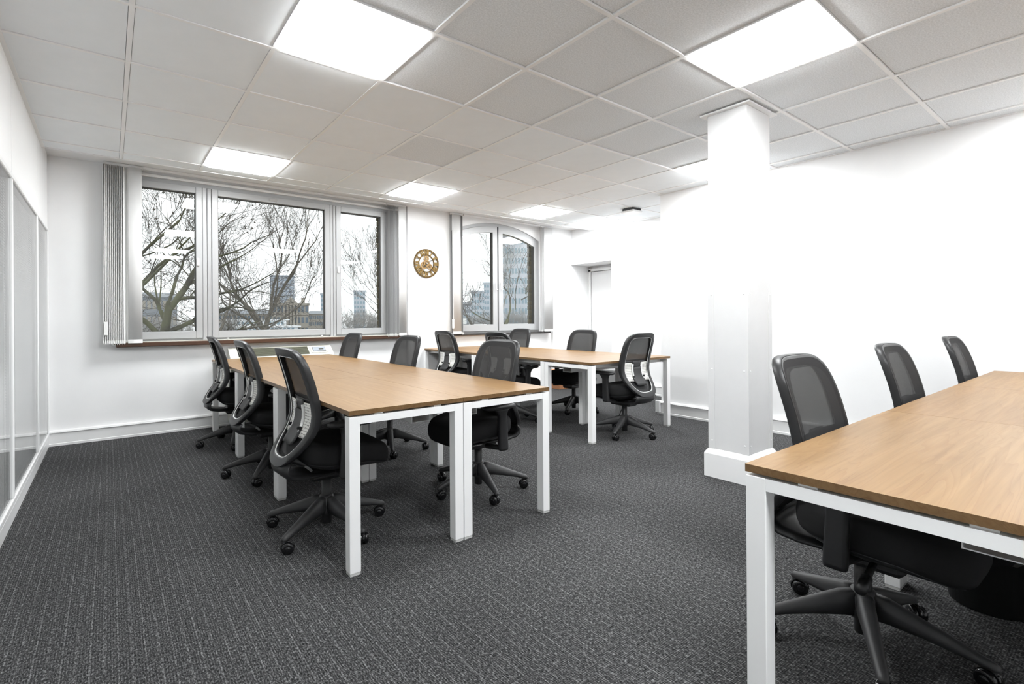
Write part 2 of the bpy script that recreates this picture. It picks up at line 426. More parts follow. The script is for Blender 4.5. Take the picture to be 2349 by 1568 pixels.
# door wall with recess
dw = MB(); DY0, DY1, DZ, DX = 5.10, 5.965, 2.065, 6.96
dw.box((XD, YA-0.1, -0.1), (XD+0.1, DY0, ZT)); dw.box((XD, DY0, DZ), (XD+0.1, YW+0.1, ZT)); dw.box((XD, DY1, -0.1), (DX+0.1, YW+0.1, DZ))
dw.box((XD+0.1, DY0, DZ), (DX+0.1, DY1, DZ+0.1)); dw.box((XD+0.1, DY0-0.1, -0.1), (DX+0.1, DY0, DZ)); dw.box((DX, DY0, -0.1), (DX+0.1, DY1, DZ))
struct(dw.obj('wall_door', 'wall'))
d1 = struct(link('door_1', None, None, (DX-0.02, 5.53, 0)))
B('door_leaf', 'door', d1, (-0.025, -0.38, 0.01), (0.0, 0.375, 1.96), 0.003)
dm = MB(); dm.box((-0.04, 0.385, 0), (0.02, 0.43, 2.0)); dm.box((-0.04, -0.43, 0), (0.02, -0.385, 2.0)); dm.box((-0.04, -0.43, 1.97), (0.02, 0.43, 2.02))
dm.obj('door_frame', 'trim', d1)
for z in (0.25, 1.1, 1.62): 
    hb = MB(); hb.tube([(-0.045, 0.382, z-0.045), (-0.045, 0.382, z+0.045)], 0.008, 8); hb.obj('hinge', 'trim', d1)
hb = MB(); hb.tube([(-0.025, -0.32, 1.0), (-0.07, -0.32, 1.0), (-0.075, -0.22, 1.0)], 0.009, 8); hb.obj('door_handle', 'steel', d1)

# baseboards
def skirting(name, a, b, nrm, h=0.14, t=0.045, extra=0.0):
    """a,b floor points along the wall, nrm points into the room"""
    a = Vector((*a, 0)); b = Vector((*b, 0)); n = Vector((*nrm, 0))
    pr = [(0, 0), (t*0.9, 0), (t*0.9, 0.02), (t*0.78, 0.024), (t*0.78, h-0.03), (t, h-0.018), (t*0.85, h-0.004), (t*0.5, h), (0, h)]
    mb = MB(); mb.loft([[a+n*p+Vector((0, 0, z)) for p, z in pr], [b+n*p+Vector((0, 0, z)) for p, z in pr]])
    return struct(mb.obj(name, 'trim'))
skirting('baseboard_window', (XL, YW), (WX1+0.03, YW), (0, -1))
skirting('baseboard_window', (3.245, YW-0.045), (3.925, YW-0.045), (0, -1))
skirting('baseboard_window', (3.925, YW), (5.995, YW), (0, -1))
skirting('baseboard_right', (XR, YB), (XR, YA+0.03), (-1, 0), 0.15, 0.05)
skirting('baseboard_door', (XD, YA), (XD, DY0), (-1, 0), 0.15)
skirting('baseboard_back', (XL, YB), (XR, YB), (0, 1))
B('socket_box', 'trim', None, (XR-0.075, YA-0.02, 0.02), (XR-0.046, YA+0.035, 0.16), 0.004)
bpy.data.objects['socket_box']['label'] = 'small white trunking end box on the skirting at the corner by the alcove'
bpy.data.objects['socket_box']['category'] = 'trunking box'

# left glazed partition --------------------------------------------
wp = struct(link('wall_left', None))
ypost = [YB, 0.10, 1.37, 2.64, 3.91, 5.17, 6.0]
B('backing', 'panel', wp, (XL-0.14, YB-0.1, -0.1), (XL-0.06, YW, ZT))
B('base_board', 'trim', wp, (XL-0.05, YB, 0), (XL+0.004, YW, 0.085), 0.003)
B('bottom_rail', 'trim', wp, (XL-0.05, YB, 0.085), (XL+0.006, YW, 0.122), 0.004)
B('top_rail', 'trim', wp, (XL-0.05, YB, 1.968), (XL+0.006, YW, 2.0), 0.004)
for k in range(len(ypost)-1):
    y0, y1 = ypost[k], ypost[k+1]
    if k: B('post', 'trim', wp, (XL-0.05, y0-0.016, 0.122), (XL+0.005, y0+0.016, 1.968), 0.003)
    B('panel', 'panel', wp, (XL-0.05, y0+0.004, 2.0), (XL, y1-0.004, ZT), 0.003)
    B('pane', 'glass_partition', wp, (XL-0.008, y0+0.016, 0.122), (XL-0.004, y1-0.016, 1.968))
    sl = MB(); z = 0.14
    while z < 1.95:
        c, s_ = 0.0098*cos(radians(70)), 0.0098*sin(radians(70)); xm = XL-0.028
        sl.add([(xm-c, y0+0.03, z+s_), (xm+c, y0+0.03, z-s_), (xm+c, y1-0.03, z-s_), (xm-c, y1-0.03, z+s_)], [(0, 1, 2, 3)])
        z += 0.0165
    tag(sl.obj('blind_slats', 'blind', wp), kind='stuff')
    for yy in (y0+0.2, y1-0.2):
        cb = MB(); cb.tube([(XL-0.013, yy, 0.13), (XL-0.013, yy, 1.96)], 0.0015, 4); cb.obj('ladder_cord', 'chain', wp)
B('post', 'trim', wp, (XL-0.05, YW-0.03, 0.122), (XL+0.005, YW, 1.968), 0.003)

# windows ------------------------------------------------------------
def frame_rect(x0, x1, z0, z1, w, y0, y1, r=0.004):
    mb = MB(); mb.bbox((x0, y0, z0), (x0+w, y1, z1), r); mb.bbox((x1-w, y0, z0), (x1, y1, z1), r)
    mb.bbox((x0+w, y0+0.002, z0), (x1-w, y1, z0+w*1.25), r); mb.bbox((x0+w, y0+0.002, z1-w*1.15), (x1-w, y1, z1), r); return mb
w1 = struct(link('window_1', None, None, (0, YW, 0)))
fr = MB()
fr.box((WX0, 0.01, WZ0), (WX0+0.05, 0.08, WZ1)); fr.box((WX1-0.25, 0.02, WZ0), (WX1, 0.08, WZ1))
fr.box((WX0, 0.012, WZ1-0.045), (WX1, 0.08, WZ1)); fr.box((WX0, 0.012, WZ0), (WX1, 0.08, WZ0+0.02))
fr.bbox((0.80, -0.012, WZ0), (0.842, 0.08, WZ1-0.04), 0.006); fr.bbox((0.846, -0.004, WZ0), (0.888, 0.08, WZ1-0.04), 0.006)
fr.bbox((2.185, -0.012, WZ0), (2.222, 0.08, WZ1-0.04), 0.006); fr.bbox((2.226, -0.004, WZ0), (2.262, 0.08, WZ1-0.04), 0.006)
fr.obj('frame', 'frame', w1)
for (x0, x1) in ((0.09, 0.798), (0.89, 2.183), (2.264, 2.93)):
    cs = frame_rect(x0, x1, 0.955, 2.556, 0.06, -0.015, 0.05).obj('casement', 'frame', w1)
    g = MB()
    for a, b in [((x0+0.058, 1.028), (x0+0.066, 2.49)), ((x1-0.068, 1.028), (x1-0.058, 2.49)), ((x0+0.06, 2.478), (x1-0.06, 2.492)), ((x0+0.06, 1.026), (x1-0.06, 1.032))]:
        g.box((a[0], 0.012, a[1]), (b[0], 0.048, b[1]))
    g.obj('gasket', 'gasket', cs)
    B('pane', 'glass', cs, (x0+0.06, 0.028, 1.026), (x1-0.06, 0.032, 2.49))
B('latch', 'chain', w1, (0.745, -0.032, 1.72), (0.768, -0.012, 1.80), 0.004)
B('latch', 'chain', w1, (2.28, -0.032, 1.72), (2.303, -0.012, 1.80), 0.004)
B('lock_plate', 'steel', w1, (1.475, -0.02, 2.505), (1.56, -0.012, 2.535), 0.002)
B('window_head', 'trim', w1, (WX0, -0.03, 2.595), (WX1+0.03, 0.02, 2.625), 0.006)
sb = struct(B('trim_1', 'sill', None, (0.05, YW-0.10, 0.886), (3.235, YW+0.0, 0.930), 0.006))
B('sill_top', 'cream', sb, (WX0+0.02, YW-0.085, 0.9302), (WX1, YW+0.05, 0.937))
for x in (1.03, 2.06):
    kb = MB(); kb.lathe([(0.010, 0.9372), (0.016, 0.945), (0.014, 0.953), (0.005, 0.956)], 12, 'z', (x, YW-0.06, 0)); kb.obj('sill_knob', 'steel', sb)

# arched window
w2 = struct(link('window_2', None, None, (0, YW, 0)))
def arch_leaf(x0, x1, z0, wdt, y0, y1, off):
    mb = MB(); n = 16
    xs_ = [x0+(x1-x0)*k/n for k in range(n+1)]
    mb.box((x0, y0, z0), (x1, y1, z0+wdt*1.15))
    # stiles
    for a, b in ((x0, x0+wdt), (x1-wdt, x1)):
        mb.prism([(a, y0, z0+wdt*1.15), (b, y0, z0+wdt*1.15), (b, y0, arcz(b, off+0.01)), (a, y0, arcz(a, off+0.01))], (0, y1-y0, 0))
    top = [(x, arcz(x, off)) for x in xs_]; bot = [(x, arcz(x, off+wdt*1.1)) for x in xs_]
    rings = [[(x, y0-0.0012, z), (x, y1+0.001, z), (xb, y1+0.001, zb), (xb, y0-0.0012, zb)] for (x, z), (xb, zb) in zip(top, bot)]
    mb.loft(rings); return mb, xs_
fr = MB()
xs_ = [AX0+0.0+(AX1-AX0)*k/24 for k in range(25)]
fr.loft([[(x, 0.02, arcz(x, 0.0)), (x, 0.09, arcz(x, 0.0)), (x, 0.09, arcz(x, 0.045)), (x, 0.02, arcz(x, 0.045))] for x in xs_])
fr.loft([[(x, 0.064, arcz(x, 0.044)), (x, 0.09, arcz(x, 0.044)), (x, 0.09, arcz(x, 0.085)), (x, 0.064, arcz(x, 0.085))] for x in xs_])
fr.box((4.825, 0.064, 0.955), (4.872, 0.09, arcz(4.85)-0.05))
fr.box((AX0, 0.021, 0.93), (AX0+0.045, 0.089, arcz(AX0)-0.012)); fr.box((AX1-0.036, 0.021, 0.93), (AX1, 0.089, arcz(AX1)-0.012)); fr.box((AX0, 0.02, 0.925), (AX1, 0.09, 0.955))
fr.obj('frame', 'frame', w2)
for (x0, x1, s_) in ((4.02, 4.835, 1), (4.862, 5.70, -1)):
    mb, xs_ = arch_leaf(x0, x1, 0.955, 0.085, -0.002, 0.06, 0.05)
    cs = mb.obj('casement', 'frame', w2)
    g = MB(); pz = 1.045
    poly = [(x0+0.08, 0.03, pz-0.005), (x1-0.08, 0.03, pz-0.005)]+[(x, 0.03, arcz(x, 0.135)) for x in reversed([x0+0.08+(x1-x0-0.16)*k/12 for k in range(13)])]
    g.prism(poly, (0, 0.004, 0)); g.obj('pane', 'glass', cs)
    gk = MB(); gk.box((x1-0.095, 0.012, 1.04), (x1-0.083, 0.058, arcz(x1-0.09, 0.13))); gk.box((x0+0.083, 0.02, 1.04), (x0+0.088, 0.058, arcz(x0+0.09, 0.13))); gk.obj('gasket', 'gasket', cs)
    hx = x1-0.035 if s_ > 0 else x0+0.035
    hd = MB(); hd.tube([(hx-0.012, -0.025, 1.70), (hx-0.012, -0.03, 1.60), (hx-0.008, -0.03, 1.59), (hx+0.022, -0.03, 1.59)], 0.005, 8); hd.obj('handle', 'steel', cs)
sb2 = struct(B('trim_2', 'sill_dark', None, (3.94, YW-0.06, 0.898), (5.93, YW+0.0, 0.925), 0.004))
B('sill_top', 'sill_dark', sb2, (AX0, YW-0.0, 0.905), (AX1, YW+0.05, 0.925))

# outer brick skin: reveals at the right of both openings
wo = struct(link('wall_outside', None))
ob = MB()
ob.box((XL-0.6, YW+0.10, -5), (WX0-0.05, YW+0.27, 4.5)); ob.box((WX0-0.05, YW+0.10, -5), (2.945, YW+0.27, 0.90)); ob.box((WX0-0.05, YW+0.10, 2.68), (2.945, YW+0.27, 4.5))
ob.box((2.945, YW+0.10, -5), (AX0-0.05, YW+0.27, 4.5)); ob.box((AX0-0.05, YW+0.10, -5), (AX1-0.02, YW+0.27, 0.90)); ob.box((AX0-0.05, YW+0.10, 2.68), (AX1-0.02, YW+0.27, 4.5)); ob.box((AX1-0.02, YW+0.10, -5), (8, YW+0.27, 4.5))
ob.prism([(x, YW+0.10, arcz(x, 0.02)) for x in xsA]+[(AX1, YW+0.10, 2.70), (AX0, YW+0.10, 2.70)], (0, 0.17, 0))
ob.obj('mortar_backing', 'mortar', wo)
random.seed(5)
bme = [MB().bbox((-0.012, 0, 0), (0.09, 0.163, 0.065), 0.003).mesh('brick', 'brick'), MB().bbox((-0.012, 0, 0), (0.09, 0.098, 0.065), 0.003).mesh('brick', 'brick'), MB().bbox((-0.012, 0, 0), (0.09, 0.058, 0.065), 0.003).mesh('brick', 'brick')]
for X, zt in ((2.945, 2.62), (AX1-0.02, 2.40)):
    z = 0.91; r = 0
    while z < zt:
        jx = random.uniform(-0.003, 0.003)
        if r % 2 == 0: link('brick', bme[0], wo, (X+jx, YW+0.105, z))
        else:
            link('brick', bme[1], wo, (X+jx, YW+0.105, z)); link('brick', bme[2], wo, (X+jx-0.002, YW+0.212, z))
        z += 0.075; r += 1

# ------------------------------------------------------------------ pillar
pl = thing('pillar', 'square white pillar with screwed corner guards standing in the middle of the floor', 'pillar', (PX0, PY0, 0))
pw, pd = PX1-PX0, PY1-PY0
B('shaft', 'pillar_greyed', pl, (0, 0, 0), (pw, pd, CEIL+0.02), 0.004)
sk = MB()
for z0, z1, e in ((0, 0.165, 0.026),):
    sk.loft([[(-e, -e, 0), (pw+e, -e, 0), (pw+e, pd+e, 0), (-e, pd+e, 0)], [(-e, -e, z1), (pw+e, -e, z1), (pw+e, pd+e, z1), (-e, pd+e, z1)],
             [(-0.012, -0.012, 0.19), (pw+0.012, -0.012, 0.19), (pw+0.012, pd+0.012, 0.19), (-0.012, pd+0.012, 0.19)], [(-0.001, -0.001, 0.2), (pw+.001, -0.001, 0.2), (pw+.001, pd+.001, 0.2), (-0.001, pd+.001, 0.2)]])
sk.obj('base_skirting', 'trim', pl)
def guard(cx, cy, sx, sy):
    mb = MB(); t, L = 0.004, 0.042
    mb.box((min(cx-t*sx, cx+L*sx), min(cy-t*sy, cy), 0.2), (max(cx-t*sx, cx+L*sx), max(cy-t*sy, cy), 1.385))
    mb.box((min(cx-t*sx, cx), min(cy, cy+L*sy), 0.2), (max(cx-t*sx, cx), max(cy, cy+L*sy), 1.385))
    g = mb.obj('corner_guard', 'pillar_greyed', pl)
    for z in (0.26, 0.77, 1.30):
        s1 = MB(); s1.lathe([(0.006, -0.0005), (0.005, 0.003), (0.002, 0.004)], 8, 'y'); s1.xf(Matrix.Translation((cx+0.024*sx, cy-t*sy, z)) @ Matrix.Scale(-sy, 4, (0, 1, 0))); s1.obj('screw', 'trim', g)
        s2 = MB(); s2.lathe([(0.006, -0.0005), (0.005, 0.003), (0.002, 0.004)], 8, 'x'); s2.xf(Matrix.Translation((cx-t*sx, cy+0.024*sy, z)) @ Matrix.Scale(-sx, 4, (1, 0, 0))); s2.obj('screw', 'trim', g)
guard(0, 0, 1, 1); guard(0, pd, 1, -1); guard(pw, 0, -1, 1)
cl = MB(); e = 0.035
for a, b in [((-e, -e), (pw+e, -0.001)), ((-e, pd+0.001), (pw+e, pd+e)), ((-e, -0.001), (-0.001, pd+0.001)), ((pw+0.001, -0.001), (pw+e, pd+0.001))]:
    cl.box((*a, CEIL-0.012), (*b, CEIL-0.002))
cl.obj('ceiling_collar', 'grid', pl)

# ------------------------------------------------------------------ ceiling device
t = thing('ceiling_sensor', 'square white wireless unit hung just below the ceiling in front of the alcove', 'ceiling device', (5.62, 4.10, CEIL), 0)
B('body', 'trim', t, (-0.10, -0.10, -0.055), (0.10, 0.10, -0.03), 0.008); B('bracket', 'black_plastic', t, (-0.085, -0.085, -0.031), (0.085, 0.085, -0.001))

# ------------------------------------------------------------------ vertical blinds
def blind_stack(name, label, xs_e, wide, zt, zb, chain=None, loc_y=YW-0.085):
    t = thing(name, label, 'blind', (0, loc_y, 0), 0, 'vertical blind stacks beside the windows')
    x0 = min(xs_e+[wide[0]])-0.01; x1 = max(xs_e+[wide[1]])+0.01
    B('head_rail', 'trim', t, (x0, -0.015, zt), (x1, 0.03, zt+0.028), 0.003)
    for x in xs_e:
        tx = 0.0185; v = MB(); v.loft([[(x-tx, -0.038, z), (x+0.0016, -0.001, z), (x+tx, 0.038, z), (x+0.0006, 0.001, z)] for z in (zb, zt)])
        vo = v.obj('vane', 'blind', t)
        wb = MB(); wb.box((-0.0022, -0.043, zb), (0.0022, 0.043, zb+0.03)); wb.xf(Matrix.Translation((x, 0, 0)) @ Matrix.Rotation(-atan2(0.0185, 0.038), 4, 'Z')); wb.obj('weight', 'chain', vo)
        B('vane_clip', 'chain', vo, (x-0.004, -0.012, zt-0.008), (x+0.004, 0.012, zt+0.002))
        c = MB(); xc = x-0.0185; c.tube([(xc, -0.041, zb+0.022), (xc+0.003, -0.047, zb+0.002), (xc+0.007, -0.047, zb-0.012), (xc+0.011, -0.046, zb+0.004), (xc+0.0143, -0.041, zb+0.02)], 0.0014, 5); c.obj('link_chain', 'chain', vo)
    v = MB(); n = 8; v.smooth = True
    front = [(wide[0]+(wide[1]-wide[0])*k/n, -0.03-0.012*sin(pi*k/n)) for k in range(n+1)]
    v.loft([[(x, y, z) for x, y in front]+[(x, y+0.002, z) for x, y in reversed(front)] for z in (zb, zt)])
    vo = v.obj('vane', 'blind', t)
    wt = MB(); wt.loft([[(x, y-0.002, z) for x, y in front]+[(x, y+0.004, z) for x, y in reversed(front)] for z in (zb, zb+0.035)]); wt.obj('weight', 'chain', vo)
    if chain is not None:
        c = MB(); c.tube([(chain, -0.03, zt), (chain, -0.035, zb+0.22)], 0.0022, 5); c.tube([(chain+0.006, -0.03, zt), (chain+0.006, -0.035, zb+0.22)], 0.0022, 5); c.obj('pull_chain', 'chain', t)
        B('chain_weight', 'chain', t, (chain-0.012, -0.045, zb+0.08), (chain+0.018, -0.025, zb+0.21), 0.004)
    return t
blind_stack('vertical_blind', 'vertical blind of many narrow edge-on vanes at the far left of the wide window', [-0.028+0.0143*k for k in range(12)], (0.145, 0.262), 2.635, 0.925, -0.03)
blind_stack('vertical_blind', 'vertical blind stack right of the wide window, left of the clock', [2.92+0.019*k for k in range(8)], (3.075, 3.185), 2.635, 0.925)
blind_stack('vertical_blind', 'pale vertical blind with pull chain at the left of the arched window', [4.085, 4.10, 4.115], (3.93, 4.075), 2.635, 0.925, 3.925)
blind_stack('vertical_blind', 'narrow vertical blind at the right edge of the arched window', [5.69], (5.73, 5.93), 2.635, 0.925)
B('blind_track', 'trim', None, (0.27, YW-0.10, 2.64), (2.90, YW-0.05, 2.664), 0.003)
tag(bpy.data.objects['blind_track'], 'slim white blind track running along the top of the wide window', 'blind track', 'blind tracks over the windows')
B('blind_track', 'trim', None, (4.14, YW-0.10, 2.64), (5.67, YW-0.05, 2.664), 0.003)
tag(bpy.data.objects['blind_track.001'], 'slim white blind track running above the arched window', 'blind track', 'blind tracks over the windows')

# ------------------------------------------------------------------ fan coil unit under the window
t = thing('air_conditioner', 'cream floor-standing air conditioner with slanted grille under the wide window', 'air conditioner', (1.60, YW-0.03, 0))
XA, XB = -0.57, 0.56
prof = [(0.02, 0.05), (-0.20, 0.05), (-0.20, 0.66), (-0.165, 0.735), (-0.03, 0.838), (0.02, 0.838)]
mb = MB(); mb.loft([[(XA, y, z) for y, z in prof], [(XB, y, z) for y, z in prof]]); mb.obj('casing', 'cream', t)
gd = Vector((0, -0.135, -0.103)).normalized(); gn = Vector((0, -0.607, 0.795))
p0 = Vector((0, -0.045, 0.8265))
gx0, gx1 = XA+0.085, XB-0.285
g = MB(); L = 0.135
g.add([(gx0, *(p0+gn*0.002)[1:]), (gx1, *(p0+gn*0.002)[1:]), (gx1, *(p0+gd*L+gn*0.002)[1:]), (gx0, *(p0+gd*L+gn*0.002)[1:])], [(0, 1, 2, 3)])
go = g.obj('grille_bed', 'lcd', t)
for k in range(11):
    q = p0+gd*(L*(k+0.5)/11)
    a = q+gd*0.004+gn*0.010; b = q-gd*0.003+gn*0.003
    lv = MB(); th = gd*0.0035
    lv.loft([[(x, *(a)[1:]), (x, *(a+th)[1:]), (x, *(b+th)[1:]), (x, *(b)[1:])] for x in (gx0, gx1)]); lv.obj('louver', 'louver', go)
def slant_box(x0, x1, u0, u1, h0, h1):
    mb = MB(); c = []
    for x in (x0, x1):
        c.append([(x, *(p0+gd*u+gn*h)[1:]) for u, h in ((u0, h0), (u1, h0), (u1, h1), (u0, h1))])
    return mb.loft(c)
slant_box(XB-0.26, XB-0.06, 0.01, 0.12, 0.001, 0.006).obj('control_surround', 'cream', t)
cp = slant_box(XB-0.235, XB-0.085, 0.025, 0.10, 0.006, 0.011).obj('control_panel', 'grey_box', t)
slant_box(XB-0.230, XB-0.090, 0.029, 0.096, 0.0111, 0.0125).obj('control_face', 'screen', cp)
slant_box(XB-0.165, XB-0.110, 0.058, 0.075, 0.0126, 0.0145).obj('display', 'lcd', cp)

# ------------------------------------------------------------------ wall clock
ck = thing('wall_clock', 'round antique brass skeleton clock with roman numerals and open gears', 'clock', (3.528, YW-0.05, 1.912))
RO = 0.2
def ring_(r0, r1, y0, y1, n=64):
    mb = MB(); prof = [(r0, y0), (r0, y1), (r1, y1), (r1, y0)]; rings = []
    for k in range(n+1):
        a = 2*pi*k/n; rings.append([(r*sin(a), y, r*cos(a)) for r, y in prof])
    return mb.loft(rings, caps=False)
ring_(0.178, RO, -0.014, -0.002).obj('outer_ring', 'brass_dark', ck); ring_(0.112, 0.126, -0.013, -0.003).obj('inner_ring', 'brass_dark', ck)
NUM = ['XII', 'I', 'II', 'III', 'IIII', 'V', 'VI', 'VII', 'VIII', 'IX', 'X', 'XI']
def strokes(ch):
    return {'I': ([((0, 0), (0, 1), 0.011)], 0.017), 'V': ([((-0.016, 1), (0, 0), 0.011), ((0.016, 1), (0, 0), 0.006)], 0.040), 'X': ([((-0.017, 1), (0.017, 0), 0.011), ((0.017, 1), (-0.017, 0), 0.006)], 0.042)}[ch]
for h, txt in enumerate(NUM):
    mb = MB(); tot = sum(strokes(c)[1] for c in txt); sc = min(1.0, 0.078/tot); x = -tot*sc/2
    z0, z1 = 0.122, 0.182
    for c in txt:
        st, wd = strokes(c); cx = x+wd*sc/2; x += wd*sc
        for (xa, ta), (xb, tb), tw in st:
            A = Vector((cx+xa*sc, 0, z0+(z1-z0)*ta)); Bq = Vector((cx+xb*sc, 0, z0+(z1-z0)*tb)); hw = Vector((tw*sc/2, 0, 0))
            mb.prism([tuple(A-hw+Vector((0, -0.018, 0))), tuple(A+hw+Vector((0, -0.018, 0))), tuple(Bq+hw+Vector((0, -0.018, 0))), tuple(Bq-hw+Vector((0, -0.018, 0)))], (0, 0.012, 0))
            for P in (A, Bq):
                mb.box((P.x-hw.x-0.004*sc, -0.019, P.z-0.003), (P.x+hw.x+0.004*sc, -0.006, P.z+0.003))
    mb.xf(Matrix.Rotation(2*pi*h/12, 4, 'Y')); mb.obj('numeral', 'brass', ck)
def gear(cx, cz, r, y, holes, nt=18):
    mb = MB()
    def outl(yy): return [(cx+(r*(1.07 if (k % 4) in (1, 2) else 1))*sin(2*pi*k/(nt*4)), yy, cz+(r*(1.07 if (k % 4) in (1, 2) else 1))*cos(2*pi*k/(nt*4))) for k in range(nt*4)]
    def inn(yy): return [(cx+0.62*r*sin(2*pi*k/(nt*4)), yy, cz+0.62*r*cos(2*pi*k/(nt*4))) for k in range(nt*4)]
    mb.loft([outl(y), outl(y-0.008), inn(y-0.008), inn(y), outl(y)], caps=False)
    for s_ in range(holes):
        a = 2*pi*s_/holes+0.4; c, s2 = cos(a), sin(a); hw = 0.10*r if holes < 6 else 0.08*r
        mb.prism([(cx+c*0-s2*hw, y-0.006, cz+s2*0+c*hw), (cx+c*0.68*r-s2*hw, y-0.006, cz+s2*0.68*r+c*hw), (cx+c*0.68*r+s2*hw, y-0.006, cz+s2*0.68*r-c*hw), (cx+s2*hw, y-0.006, cz-c*hw)], (0, 0.005, 0))
    mb.lathe([(0.28*r, y), (0.28*r, y-0.01), (0.1*r, y-0.012)], 16, 'y', (cx, 0, cz)); return mb
gear(0.0, 0.066, 0.040, -0.004, 4).obj('gear', 'brass_pale', ck)
gear(-0.042, -0.030, 0.050, -0.004, 5, 22).obj('gear', 'brass_pale', ck)
gear(0.052, -0.040, 0.038, -0.004, 6, 16).obj('gear', 'brass_pale', ck)
gear(0.0, 0.0, 0.046, -0.013, 8, 22).obj('gear', 'brass_pale', ck)
for ang, L, wd in ((radians(60), 0.10, 0.010), (radians(215), 0.06, 0.012)):
    mb = MB(); mb.add([(-wd*0.25, -0.027, -0.012), (wd*0.25, -0.027, -0.012), (wd*0.3, -0.027, L*0.6), (wd, -0.027, L*0.72), (0, -0.027, L), (-wd, -0.027, L*0.72), (-wd*0.3, -0.027, L*0.6)], [(0, 1, 2, 3, 4, 5, 6)])
    mb.xf(Matrix.Rotation(ang, 4, 'Y')); mb.obj('clock_hand', 'black_hand', ck)
mb = MB(); mb.lathe([(0.010, -0.02), (0.010, -0.031), (0.004, -0.034)], 14, 'y'); mb.obj('hub_cap', 'steel', ck)

# ------------------------------------------------------------------ desks (local X = length, Y = depth, origin at floor centre)
DESK_H = 0.735
def desk_meshes(L, D):
    hx, hy, lg = L/2, D/2, 0.052
    ms = {}
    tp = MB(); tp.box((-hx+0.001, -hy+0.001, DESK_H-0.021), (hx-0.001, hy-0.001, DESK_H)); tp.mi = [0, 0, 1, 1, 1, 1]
    ms['top'] = tp.mesh('worktop', ['wood', 'wood_edge_shaded'])
    zl = DESK_H-0.029
    ms['leg'] = MB().bbox((-lg/2, -lg/2, 0.012), (lg/2, lg/2, zl), 0.002).mesh('leg', 'white_metal')
    ms['foot'] = MB().box((-lg/2+0.002, -lg/2+0.002, 0), (lg/2-0.002, lg/2-0.002, 0.012)).mesh('foot', 'foot')
    ms['beam'] = MB().box((-lg/2+0.0005, -hy+0.002+lg, zl-0.034), (lg/2-0.0005, hy-0.002-lg, zl-0.0005)).mesh('end_beam', 'white_metal')
    ms['rail'] = MB().bbox((-hx+lg, -0.018, zl-0.034), (hx-lg, 0.018, zl-0.002), 0.003).mesh('side_rail', 'white_metal')
    sp = MB().box((-0.014, -0.022, zl-0.001), (0.014, 0.022, DESK_H-0.021)); ms['spacer'] = sp.mesh('spacer', 'white_metal')
    tr = MB(); w_, h_, z0, t_ = 0.055, 0.062, zl-0.104, 0.003; tl = L/2-0.17
    tr.box((-tl, -w_, z0), (tl, w_, z0+t_)); tr.box((-tl, -w_, z0+t_), (tl, -w_+t_, z0+h_)); tr.box((-tl, w_-t_, z0+t_), (tl, w_, z0+h_))
    for s_ in (-1, 1): tr.box((s_*tl*0.7-0.015, -w_+t_, z0+h_-0.004), (s_*tl*0.7+0.015, w_-t_, z0+h_))
    ms['tray'] = tr.mesh('cable_tray', 'white_metal')
    return ms
_dm = {}
def desk(L, D, x, y, rot, tray_side, label, group):
    k = (L, D)
    if k not in _dm: _dm[k] = desk_meshes(L, D)
    ms = _dm[k]; hx, hy, lg = L/2, D/2, 0.052
    t = thing('desk', label, 'desk', (x, y, 0), rot, group)
    link('worktop', ms['top'], t)
    for sx in (-1, 1):
        bm_ = link('end_beam', ms['beam'], t, (sx*(hx-lg/2-0.002), 0, 0))
        for sy in (-1, 1):
            l = link('leg', ms['leg'], t, (sx*(hx-lg/2-0.002), sy*(hy-lg/2-0.002), 0)); link('foot', ms['foot'], l)
            link('spacer', ms['spacer'], t, (sx*(hx-lg/2-0.002), sy*(hy-0.15), 0))
    for sy in (-1, 1): link('side_rail', ms['rail'], t, (0, sy*(hy-0.10), 0))
    if tray_side: link('cable_tray', ms['tray'], t, (0, tray_side*(hy-0.155), 0))
    return t
D_ = 0.618
# bank 1 : x 0.846..2.082, y 2.10..5.76, long along Y
L1 = 1.22; g1 = 'desks of the left bank'
names1 = ['nearest the camera', 'in the middle', 'against the air conditioner']
for k in range(3):
    yc = 2.10+L1*(k+0.5)
    desk(L1, D_, 0.846+D_/2, yc, pi/2, -1, 'white-legged oak desk on the left side of the left bank, '+names1[k], g1)
    desk(L1, D_, 0.846+D_*1.5, yc, pi/2, 1, 'white-legged oak desk on the right side of the left bank, '+names1[k], g1)
# bank 2 : x 3.495..4.735, end desk across, then two pairs
g2 = 'desks of the far bank'; L2 = 1.19; W2 = 1.24
desk(W2, D_, 3.495+W2/2, 2.985+D_/2, 0, 1, 'oak desk set across the near end of the far bank, beside the pulled-up chair', g2)
for k, nm in enumerate(('next to the end desk', 'below the arched window')):
    yc = 2.985+D_+L2*(k+0.5)
    desk(L2, 0.62, 3.495+0.31, yc, pi/2, -1, 'oak desk on the left side of the far bank, '+nm, g2)
    desk(L2, 0.62, 3.495+0.93, yc, pi/2, 1, 'oak desk on the right side of the far bank, '+nm, g2)
# bank 3 : x 1.41.., y 0.04..0.66, along X
g3 = 'desks of the right bank'; L3 = 1.265
for k, nm in enumerate(('at the near left corner, largest in view', 'in the middle, beyond the first seam', 'at the far end by the right wall')):
    desk(L3, D_, 1.41+L3*(k+0.5), 0.665-D_/2, 0, -1, 'pale oak desk of the right bank '+nm, g3)
    desk(L3, D_, 1.41+L3*(k+0.5), 0.665-D_*1.5, 0, 1, 'oak desk outside the frame, near row of the right bank, '+('left end', 'middle', 'wall end')[k], g3)

